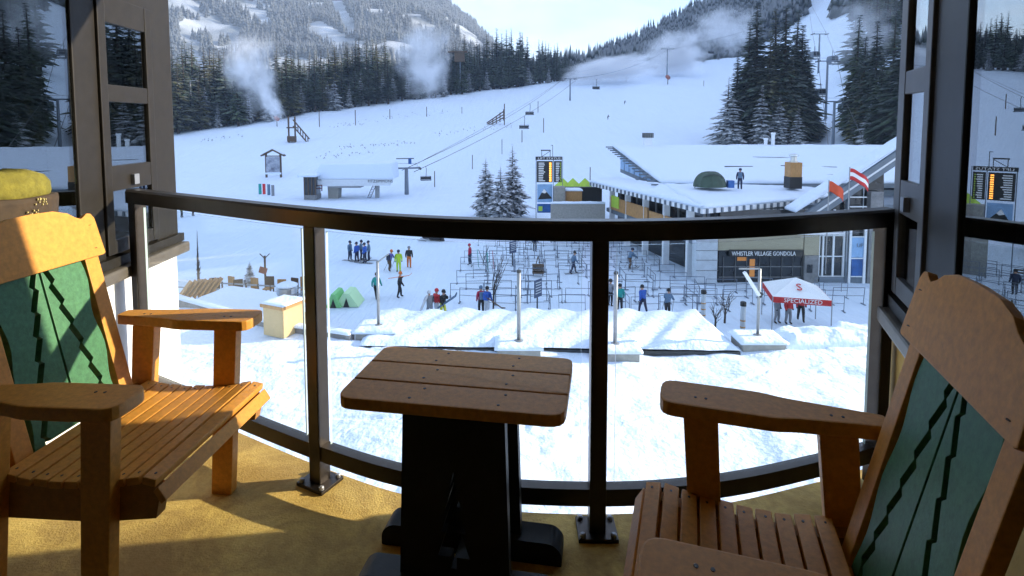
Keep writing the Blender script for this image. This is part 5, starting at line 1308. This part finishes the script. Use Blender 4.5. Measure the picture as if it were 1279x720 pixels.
def pole_(p, rz, what, side):
    d = Vector((math.cos(rz), math.sin(rz), 0)); n = Vector((-d.y, d.x, 0)); a = p+d*.42+n*side*.27+Vector((0, 0, .98)); b = p-d*.25+n*side*.36+Vector((0, 0, .03))
    o = MB().tube([a, b], .016, 5).build('ski_pole', [C['grey']]); return tag(o, 'ski pole held by the ' + what, 'ski pole', 'ski poles held by the ' + what)
G = lambda px, py: gp(px, py, ZP)
# five in blue
for k, (px, py, dx) in enumerate(((437, 326, 0), (446, 328, 0), (451, 325, 0), (456, 329, 0), (461, 326, 0))):
    q = G(px, py); rz = [-.3, 2.6, .4, 2.9, 3.4][k]
    lab = ['outermost of the five in blue, standing apart', 'second of the five in blue, in brighter blue', 'third of the five in blue, half hidden', 'fourth of the five in blue, nearest to the camera', 'last of the five in blue, beside the skier in purple'][k]
    person(q, rz, 'person in blue ski suit, ' + lab, 'blue' if k % 2 else 'steel', 'navy', 'navy', 'stand', group='blue clad ski group', seed=k); on_skis(q, rz, lab)
for px, py, rz, lab, a, b, c, pose, pk, sk in (
    (486, 339, 1.0, 'person in purple jacket with ski poles near the blue group', 'purple', 'brown', 'orange', 'ski', 'navy', 0),
    (498, 340, -1.4, 'person in lime green ski suit near the blue group', 'lime', 'lime', 'navy', 'stand', None, 0),
    (511, 335, 1.6, 'person in dark jacket and red trousers near the blue group', 'black', 'orange', 'grey', 'stand', None, 0),
    (470, 374, 1.4, 'person in teal jacket half hidden behind the short grey post', 'teal', 'black', 'brown', 'walk', None, 0),
    (499, 372, .4, 'person in black walking with skis on the shoulder', 'black', 'black', 'orange', 'carry', None, 0),
    (537, 400, 2.2, 'person in light grey jacket with a snowboard at the rippled roof edge', 'grey', 'grey', 'white', 'carry', None, 0),
    (545, 397, .8, 'person in bright red jacket in the group at the rippled roof edge', 'red', 'white', 'red', 'stand', None, 0),
    (553, 398, -.5, 'person in black jacket in the group at the rippled roof edge', 'black', 'yellow', 'black', 'carry', None, 0),
    (601, 393, 1.9, 'person in red with a blue pack beside the bare young tree', 'crimson', 'black', 'steel', 'stand', 'steel', 0),
    (608, 394, 1.2, 'person in royal blue jacket carrying a snowboard beside the bare young tree', 'blue', 'white', 'black', 'carry', 'blue', 0),
    (587, 331, 3.0, 'person in crimson jacket standing by the upright skis', 'crimson', 'navy', 'crimson', 'stand', None, 0),
    (549, 302, .0, 'person in black standing behind the snowmobile under the top rail', 'black', 'black', 'black', 'stand', None, 0),
    (668, 315, 1.2, 'person in navy standing at the top of the queue maze', 'navy', 'black', 'black', 'stand', None, 0),
    (716, 342, .2, 'skier in dark blue striding through the queue maze', 'steel', 'navy', 'black', 'walk', None, 1),
    (786, 336, .4, 'skier in grey blue gliding past the middle railing post', 'steel', 'brown', 'navy', 'ski', None, 1),
    (774, 390, 1.5, 'person in turquoise jacket behind the plain post by the middle railing post', 'teal', 'black', 'black', 'stand', None, 0),
    (762, 383, 1.0, 'person in dark grey next to the one in turquoise', 'grey', 'black', 'black', 'stand', None, 0),
    (803, 392, 2.0, 'person in blue at the front of the queue maze', 'blue', 'navy', 'black', 'walk', None, 0),
    (833, 396, 1.0, 'person in dark clothes bending near the rippled roof edge', 'steel', 'black', 'black', 'ski', None, 0),
    (227, 272, .3, 'person in yellow vest on the snow beside the window frame', 'yellow', 'black', 'black', 'stand', None, 0),
    (241, 270, .3, 'person in black near the one in yellow vest', 'black', 'black', 'black', 'stand', None, 0),
    (984, 405, -1.3, 'person in red jacket under the tent, nearer its middle', 'red', 'grey', 'brown', 'stand', None, 0),
    (1000, 401, -1.9, 'person in red jacket under the tent, beside the tent leg', 'red', 'black', 'black', 'walk', None, 0),
    (970, 404, -1.0, 'person in patterned grey clothes at the open side of the tent', 'grey', 'grey', 'black', 'stand', None, 0)):
    q = G(px, py); person(q, rz, lab, a, b, c, pose, pack=pk, seed=px, h=1.78)
    short = lab.split(' ', 1)[1]
    if sk: on_skis(q, rz, short); 
    if sk or pose == 'ski':
        for s_ in (-1, 1): pole_(q, rz, short, s_)
q = G(499, 372); ski(q+Vector((.1, -.18, 1.52)), 0.1, -.12, 'ski carried on the shoulder of the person in black', 'orange', 'skis on the shoulder')
q = G(537, 400); ski(q+Vector((-.35, -.25, 1.05)), 2.6, 1.1, 'white snowboard held by the person in light grey', 'white', None, 1.5, .28)
q = G(553, 398); ski(q+Vector((.35, -.2, 1.15)), .4, -.5, 'dark snowboard held by the person in black jacket', 'steel', None, 1.5, .28)
q = G(608, 394); ski(q+Vector((.5, -.2, .85)), .1, .65, 'brown snowboard carried by the person in royal blue', 'brown', None, 1.5, .27)
for k, (px, py, col, tilt) in enumerate(((597, 336, 'teal', 1.5), (602, 335, 'black', 1.2), (606, 332, 'black', 1.9), (609, 340, 'teal', 1.52), (616, 338, 'crimson', 1.5))):
    q = G(px, py); ski(q+Vector((0, 0, .8)), .3, tilt, ['turquoise ski standing upright nearest to the person in crimson', 'black ski leaning to one side among the upright skis', 'black ski leaning across the other among the upright skis', 'wide turquoise snowboard stuck upright in the snow', 'thin crimson ski standing upright by the queue barriers'][k], col, None, 1.7, .26 if k == 3 else .14)
# snowmobile
q = G(540, 301); sm = empty('snowmobile', q, 'dark snowmobile parked on the snow under the top rail', 'snowmobile', rz=2.9)
MB().prism([(-1.2, .25), (.9, .25), (1.2, .5), (.6, .95), (.2, .75), (-1.1, .78)], lambda a, b, c: (a, c, b), -.32, .32).build('body', [C['black']], sm, bevel=.06)
MB().prism([(-1.3, 0), (.1, 0), (.3, .22), (-1.2, .28)], lambda a, b, c: (a, c, b), -.2, .2).build('track', [M['rubber']], sm)
for s_ in (-1, 1): MB().bar((.5, s_*.42, .03), (1.5, s_*.42, .12), .13, .04).build('runner', [C['grey']], sm)
MB().bar((.35, -.35, 1.1), (.35, .35, 1.1), .05, .05).build('handlebar', [C['black']], sm); MB().bar((.62, -.2, .92), (.45, -.2, 1.25), .4, .03).build('windshield', [C['grey']], sm)
# roof worker
q = on_roof(924, 237); person(q, 1.2, 'person in dark blue working on the snowy roof beside the green shelter', 'navy', 'navy', 'navy', 'stand', pack='steel')

# ------------------------------------------------------------------ things up on the slope
p = gp(342, 224, ZP) if False else (on_hill(342, 222, 80)); s = scale_at(p.y, p.z); k_ = 1/s
tm = empty('trail_map_kiosk', p, 'timber trail map kiosk with a gabled snowy roof on the slope', 'kiosk')
for s_ in (-1, 1): MB().box((s_*9*k_, 0, 15*k_), (2*k_, 2*k_, 32*k_)).build('post', [M['timber_dark']], tm)
MB().box((0, -1.2*k_, 16*k_), (17*k_, 1*k_, 19*k_)).build('map_board', [mat('map_print', (.05, .06, .10), .5, col2=(.45, .48, .55), vscale=.8)], tm)
MB().box((0, -1.4*k_, 5*k_), (20*k_, 1.5*k_, 2.2*k_)).build('shelf', [M['snow_fine']], tm)
for s_ in (-1, 1):
    MB().bar((0, 0, 34.5*k_), (s_*14.5*k_, 0, 27*k_), 6*k_, 1.6*k_).build('roof_board', [M['timber_dark']], tm); MB().bar((0, .4*k_, 35.6*k_), (s_*13*k_, .4*k_, 29*k_), 5*k_, .9*k_).build('roof_snow', [M['snow_fine']], tm)
MB().box((0, 0, 26.6*k_), (19*k_, 1.5*k_, 1.2*k_)).build('tie_beam', [M['timber_dark']], tm)
# wooden stair platform and snow guns
gun_paint = mat('faded_red_paint', (.30, .09, .06), .6, var=.2, vscale=3)
def snow_gun(p, label, s=1.0, rz=2.6):
    r = empty('snow_gun', p, label, 'snow gun', rz=rz)
    MB().tube([(0, 0, -.5), (0, 0, 1.8)], .12, 6).build('stand', [M['dark_steel']], r)
    b = MB().lathe([(.55, -.7), (.62, -.5), (.60, .5), (.48, .8), (.44, .8)], 14).build('barrel', [gun_paint], r, smooth=False); b.rotation_euler = (0, R(62), 0); b.location = (0, 0, 2.3)
    for s_ in (-1, 1): MB().bar((0, 0, 0), (s_*.9, .4, -.2), .1, .1).build('skid', [M['dark_steel']], r)
    r.scale = (s, s, s)
pg1 = on_hill(346, 158, 110); snow_gun(pg1, 'orange fan snow gun on the snow bank below the forest edge', 1.1)
pg2 = on_hill(834, 106, 150); snow_gun(pg2, 'orange fan snow gun high on the open slope', 1.6, 1.8)
p = on_hill(370, 178, 110); s = scale_at(p.y, p.z); st = empty('stair_platform', p, 'weathered timber platform with a long stair on the slope', 'platform'); k_ = 1/s
for dx in (-9, -1): MB().box((dx*k_, 0, 14*k_), (1.6*k_, 1.6*k_, 36*k_)).build('post', [M['timber_dark']], st)
MB().box((-5*k_, 0, 18*k_), (11*k_, 6*k_, 1.6*k_)).build('deck', [M['timber_dark']], st); MB().box((-5*k_, -1*k_, 4*k_), (10*k_, 5*k_, 7*k_)).build('base', [M['timber_dark']], st)
for z in (0, 8): MB().bar((-3*k_, -1*k_, (20+z)*k_), (17*k_, -1*k_, (-4+z)*k_), 1.2*k_, 1.3*k_).build('stair_rail', [M['timber_dark']], st)
for k in range(6): MB().bar(((0+k*3)*k_, -1*k_, (16-k*3.6)*k_), ((0+k*3)*k_, -1*k_, (25-k*3.6)*k_), .9*k_, .9*k_).build('baluster', [M['timber_dark']], st)
p = on_hill(620, 156, 110); s = scale_at(p.y, p.z); k_ = 1/s; lg = empty('timber_ramp', p, 'slanted dark timber frame lying on the slope beneath the lift chairs', 'timber frame')
for off in (0, 4, 8): MB().bar((-12*k_, 0, (-2+off*.5)*k_), (10*k_, 0, (9+off)*k_), 1.4*k_, 1.4*k_).build('beam', [M['timber_dark']], lg)
for k in range(5): MB().bar(((-9+k*4.5)*k_, 0, (-3+k*2)*k_), ((-9+k*4.5)*k_, 0, (3+k*4)*k_), 1.2*k_, 1.2*k_).build('strut', [M['timber_dark']], lg)
MB().bar((10*k_, 0, -2*k_), (10*k_, 0, 26*k_), 1.2*k_, 1.2*k_).build('pole', [M['timber_dark']], lg)
for k, (px, by, ty) in enumerate(((399, 159, 138), (444, 157, 138), (487, 149, 137), (533, 146, 134), (577, 142, 134), (590, 212, 194), (543, 234, 214), (627, 193, 174), (652, 178, 163), (672, 141, 127), (679, 166, 148), (782, 103, 96), (879, 108, 101), (737, 229, 209))):
    p = on_hill(px, by, 75)
    if p is None: continue
    h = (by-ty)/scale_at(p.y, p.z); o = MB().tube([(0, 0, -.3), (0, 0, h)], .085 if p.y < 150 else .13, 6).build('marker_pole', [M['timber_dark']]); o.location = p
    tag(o, ['thin dark marker pole on the open slope, beyond the stair platform', 'thin dark marker pole near the forest edge, above the terminal hood', 'thin dark marker pole near the forest edge, above the terminal tower', 'thin dark marker pole near the forest edge below the mist', 'thin dark marker pole below the lattice tower', 'marker pole downhill of the timber frame, near the spruces', 'marker pole beside the chair nearest to the terminal', 'marker pole right above the spruces', 'marker pole just below the lower lift chair', 'marker pole above the higher lift chair', 'marker pole beside the lower lift chair', 'tiny marker pole at the crest below the ridge', 'tiny marker pole beyond the snow gun high on the slope', 'tall pole standing at the patio umbrellas'][k], 'pole')
for k, (px, by, hh_) in enumerate(((330, 243, 0), (325, 243, 1), (336, 244, 2), (341, 245, 3))):
    p = on_hill(px, by, 60) or gp(px, by, ZP); o = MB().box((0, 0, .9), (.5, .12, 1.9)).build('banner', [[C['red'], C['teal'], C['steel'], C['grey']][k]], bevel=.02); o.location = p; tag(o, ['red', 'turquoise', 'slate blue', 'grey'][k]+' upright banner in the short row below the trail map kiosk', 'banner', 'row of banners')
for k, (px, py) in enumerate(((759, 150), (780, 131))):
    p = on_hill(px, py, 90); person(p, .5, ['tiny distant skier lower on the open slope', 'tiny distant skier higher on the open slope'][k], 'navy', 'black', 'black', 'ski', seed=k, group='distant skiers')

# dry twigs poking through the snow along the old fence lines
mb = MB(); rnd = random.Random(31)
for (ax, ay), (bx, by), n in (((425, 186), (520, 178), 40), ((395, 197), (470, 190), 22), ((540, 168), (640, 158), 30), ((250, 176), (300, 170), 20), ((400, 160), (470, 152), 24), ((470, 148), (560, 140), 24)):
    for k in range(n):
        t = rnd.random(); p = on_hill(ax+(bx-ax)*t+rnd.uniform(-3, 3), ay+(by-ay)*t+rnd.gauss(0, 1.6), 80)
        if p is None: continue
        for j in range(3): a = rnd.uniform(0, 6.28); mb.bar(p, p+Vector((math.cos(a)*.2, math.sin(a)*.2, rnd.uniform(.12, .36))), .045, .045)
tag(mb.build('dry_twigs', [M['bark']]), 'dry twigs poking through the snow of the slope', 'twigs', kind='stuff')

# ================================================================== snow mist and air
def plume(c, size, tilt, dens, label, taper=0.0, seed=0.0):
    bm = bmesh.new(); bmesh.ops.create_icosphere(bm, subdivisions=3, radius=1.0)
    me = bpy.data.meshes.new('snow_mist'); bm.to_mesh(me); bm.free()
    o = bpy.data.objects.new('snow_mist', me); COL.objects.link(o); o.location = c; o.scale = size; o.rotation_euler = (0, tilt, 0)
    m = bpy.data.materials.new('snow_mist'); m.use_nodes = True; nt = m.node_tree; nt.nodes.remove(nt.nodes['Principled BSDF']); out = nt.nodes['Material Output']
    pv = nt.nodes.new('ShaderNodeVolumePrincipled'); pv.inputs['Color'].default_value = (.97, .98, 1, 1); pv.inputs['Anisotropy'].default_value = .2
    t = nt.nodes.new('ShaderNodeTexCoord'); sx = nt.nodes.new('ShaderNodeSeparateXYZ'); nt.links.new(t.outputs['Object'], sx.inputs[0])
    def op(o_, a_, b_=None):
        q = nt.nodes.new('ShaderNodeMath'); q.operation = o_
        for i_, v_ in enumerate((a_, b_)):
            if v_ is None: continue
            if isinstance(v_, float): q.inputs[i_].default_value = v_
            else: nt.links.new(v_, q.inputs[i_])
        return q.outputs[0]
    wd = op('ADD', op('MULTIPLY', sx.outputs[2], taper*.5), 1-taper*.5)                 # narrow at the gun, wide aloft
    cx = nt.nodes.new('ShaderNodeCombineXYZ'); nt.links.new(op('DIVIDE', sx.outputs[0], wd), cx.inputs[0]); nt.links.new(op('DIVIDE', sx.outputs[1], wd), cx.inputs[1]); nt.links.new(sx.outputs[2], cx.inputs[2])
    ln = nt.nodes.new('ShaderNodeVectorMath'); ln.operation = 'LENGTH'; nt.links.new(cx.outputs[0], ln.inputs[0])
    n0 = nt.nodes.new('ShaderNodeTexNoise'); n0.inputs['Scale'].default_value = 2.6; n0.inputs['Detail'].default_value = 5; n0.inputs['Distortion'].default_value = .8; nt.links.new(t.outputs['Object'], n0.inputs['Vector'])
    rr = op('ADD', ln.outputs['Value'], op('MULTIPLY', op('SUBTRACT', n0.outputs['Fac'], .5), 1.3))
    fr = nt.nodes.new('ShaderNodeMapRange'); fr.interpolation_type = 'SMOOTHSTEP'; fr.inputs[1].default_value = .88; fr.inputs[2].default_value = .1; nt.links.new(rr, fr.inputs[0])
    mpn = nt.nodes.new('ShaderNodeMapping'); mpn.inputs['Location'].default_value = (seed, seed*.7, 0); mpn.inputs['Scale'].default_value = (1.6, 1.0, 1.6); nt.links.new(t.outputs['Object'], mpn.inputs[0])
    n = nt.nodes.new('ShaderNodeTexNoise'); n.inputs['Scale'].default_value = 1.5; n.inputs['Detail'].default_value = 4; n.inputs['Roughness'].default_value = .6; nt.links.new(mpn.outputs[0], n.inputs['Vector'])
    nr = nt.nodes.new('ShaderNodeMapRange'); nr.inputs[1].default_value = .26; nr.inputs[2].default_value = .78; nt.links.new(n.outputs['Fac'], nr.inputs[0])
    mu = nt.nodes.new('ShaderNodeMath'); mu.operation = 'MULTIPLY'; nt.links.new(fr.outputs[0], mu.inputs[0]); nt.links.new(nr.outputs[0], mu.inputs[1])
    m2 = nt.nodes.new('ShaderNodeMath'); m2.operation = 'MULTIPLY'; m2.inputs[1].default_value = dens; nt.links.new(mu.outputs[0], m2.inputs[0])
    nt.links.new(m2.outputs[0], pv.inputs['Density']); nt.links.new(pv.outputs[0], out.inputs['Volume']); me.materials.append(m)
    return tag(o, label, 'mist', kind='stuff')
def plume_px(px, py, wpx, hpx, Y, tilt, dens, label, seed, taper=.0):
    s = F/Y; return plume(at(px, py, Y), (wpx/s/2, max(wpx, hpx)/s/4, hpx/s/2), tilt, dens, label, seed=seed, taper=taper)
plume_px(318, 100, 120, 150, 172, R(-16), .62, 'white plume of blown snow rising before the dark forest above the snow gun', 1.0, .8)
plume_px(340, 130, 26, 62, 172, R(-26), 1.4, 'dense foot of the blown snow plume right above the snow gun', 4.0)
plume_px(530, 82, 125, 135, 215, R(-8), .55, 'white plume of blown snow before the dark forest above the chairlift terminal', 2.3, .6)
plume_px(765, 86, 160, 42, 300, R(-8), .8, 'low white spray of blown snow along the crest beside the crest tower', 3.1)
plume_px(842, 70, 110, 84, 320, R(-10), .6, 'white cloud of blown snow around the skyline tower', 5.2)
plume_px(905, 38, 120, 80, 360, 0, .20, 'thin pale mist drifting before the wooded ridge beside the tall clump', 6.6)
plume_px(1075, 40, 130, 110, 165, 0, .16, 'thin pale mist before the trees across the gondola line', 8.1)

# the valley air: one even, pale volume round everything
bx0, bx1 = Vector((-2120, -60, -13)), Vector((900, 2400, 1400))
hz = MB().span(bx0, bx1).build('haze', [])
hm = bpy.data.materials.new('valley_air'); hm.use_nodes = True; nt = hm.node_tree; nt.nodes.remove(nt.nodes['Principled BSDF'])
pv = nt.nodes.new('ShaderNodeVolumePrincipled'); pv.inputs['Color'].default_value = (.66, .80, 1.0, 1); pv.inputs['Density'].default_value = .00018; pv.inputs['Anisotropy'].default_value = .1
nt.links.new(pv.outputs[0], nt.nodes['Material Output'].inputs['Volume']); hz.data.materials.append(hm); hz['kind'] = 'stuff'; hz['label'] = 'pale blue valley air fading the far mountain'; hz['category'] = 'haze'
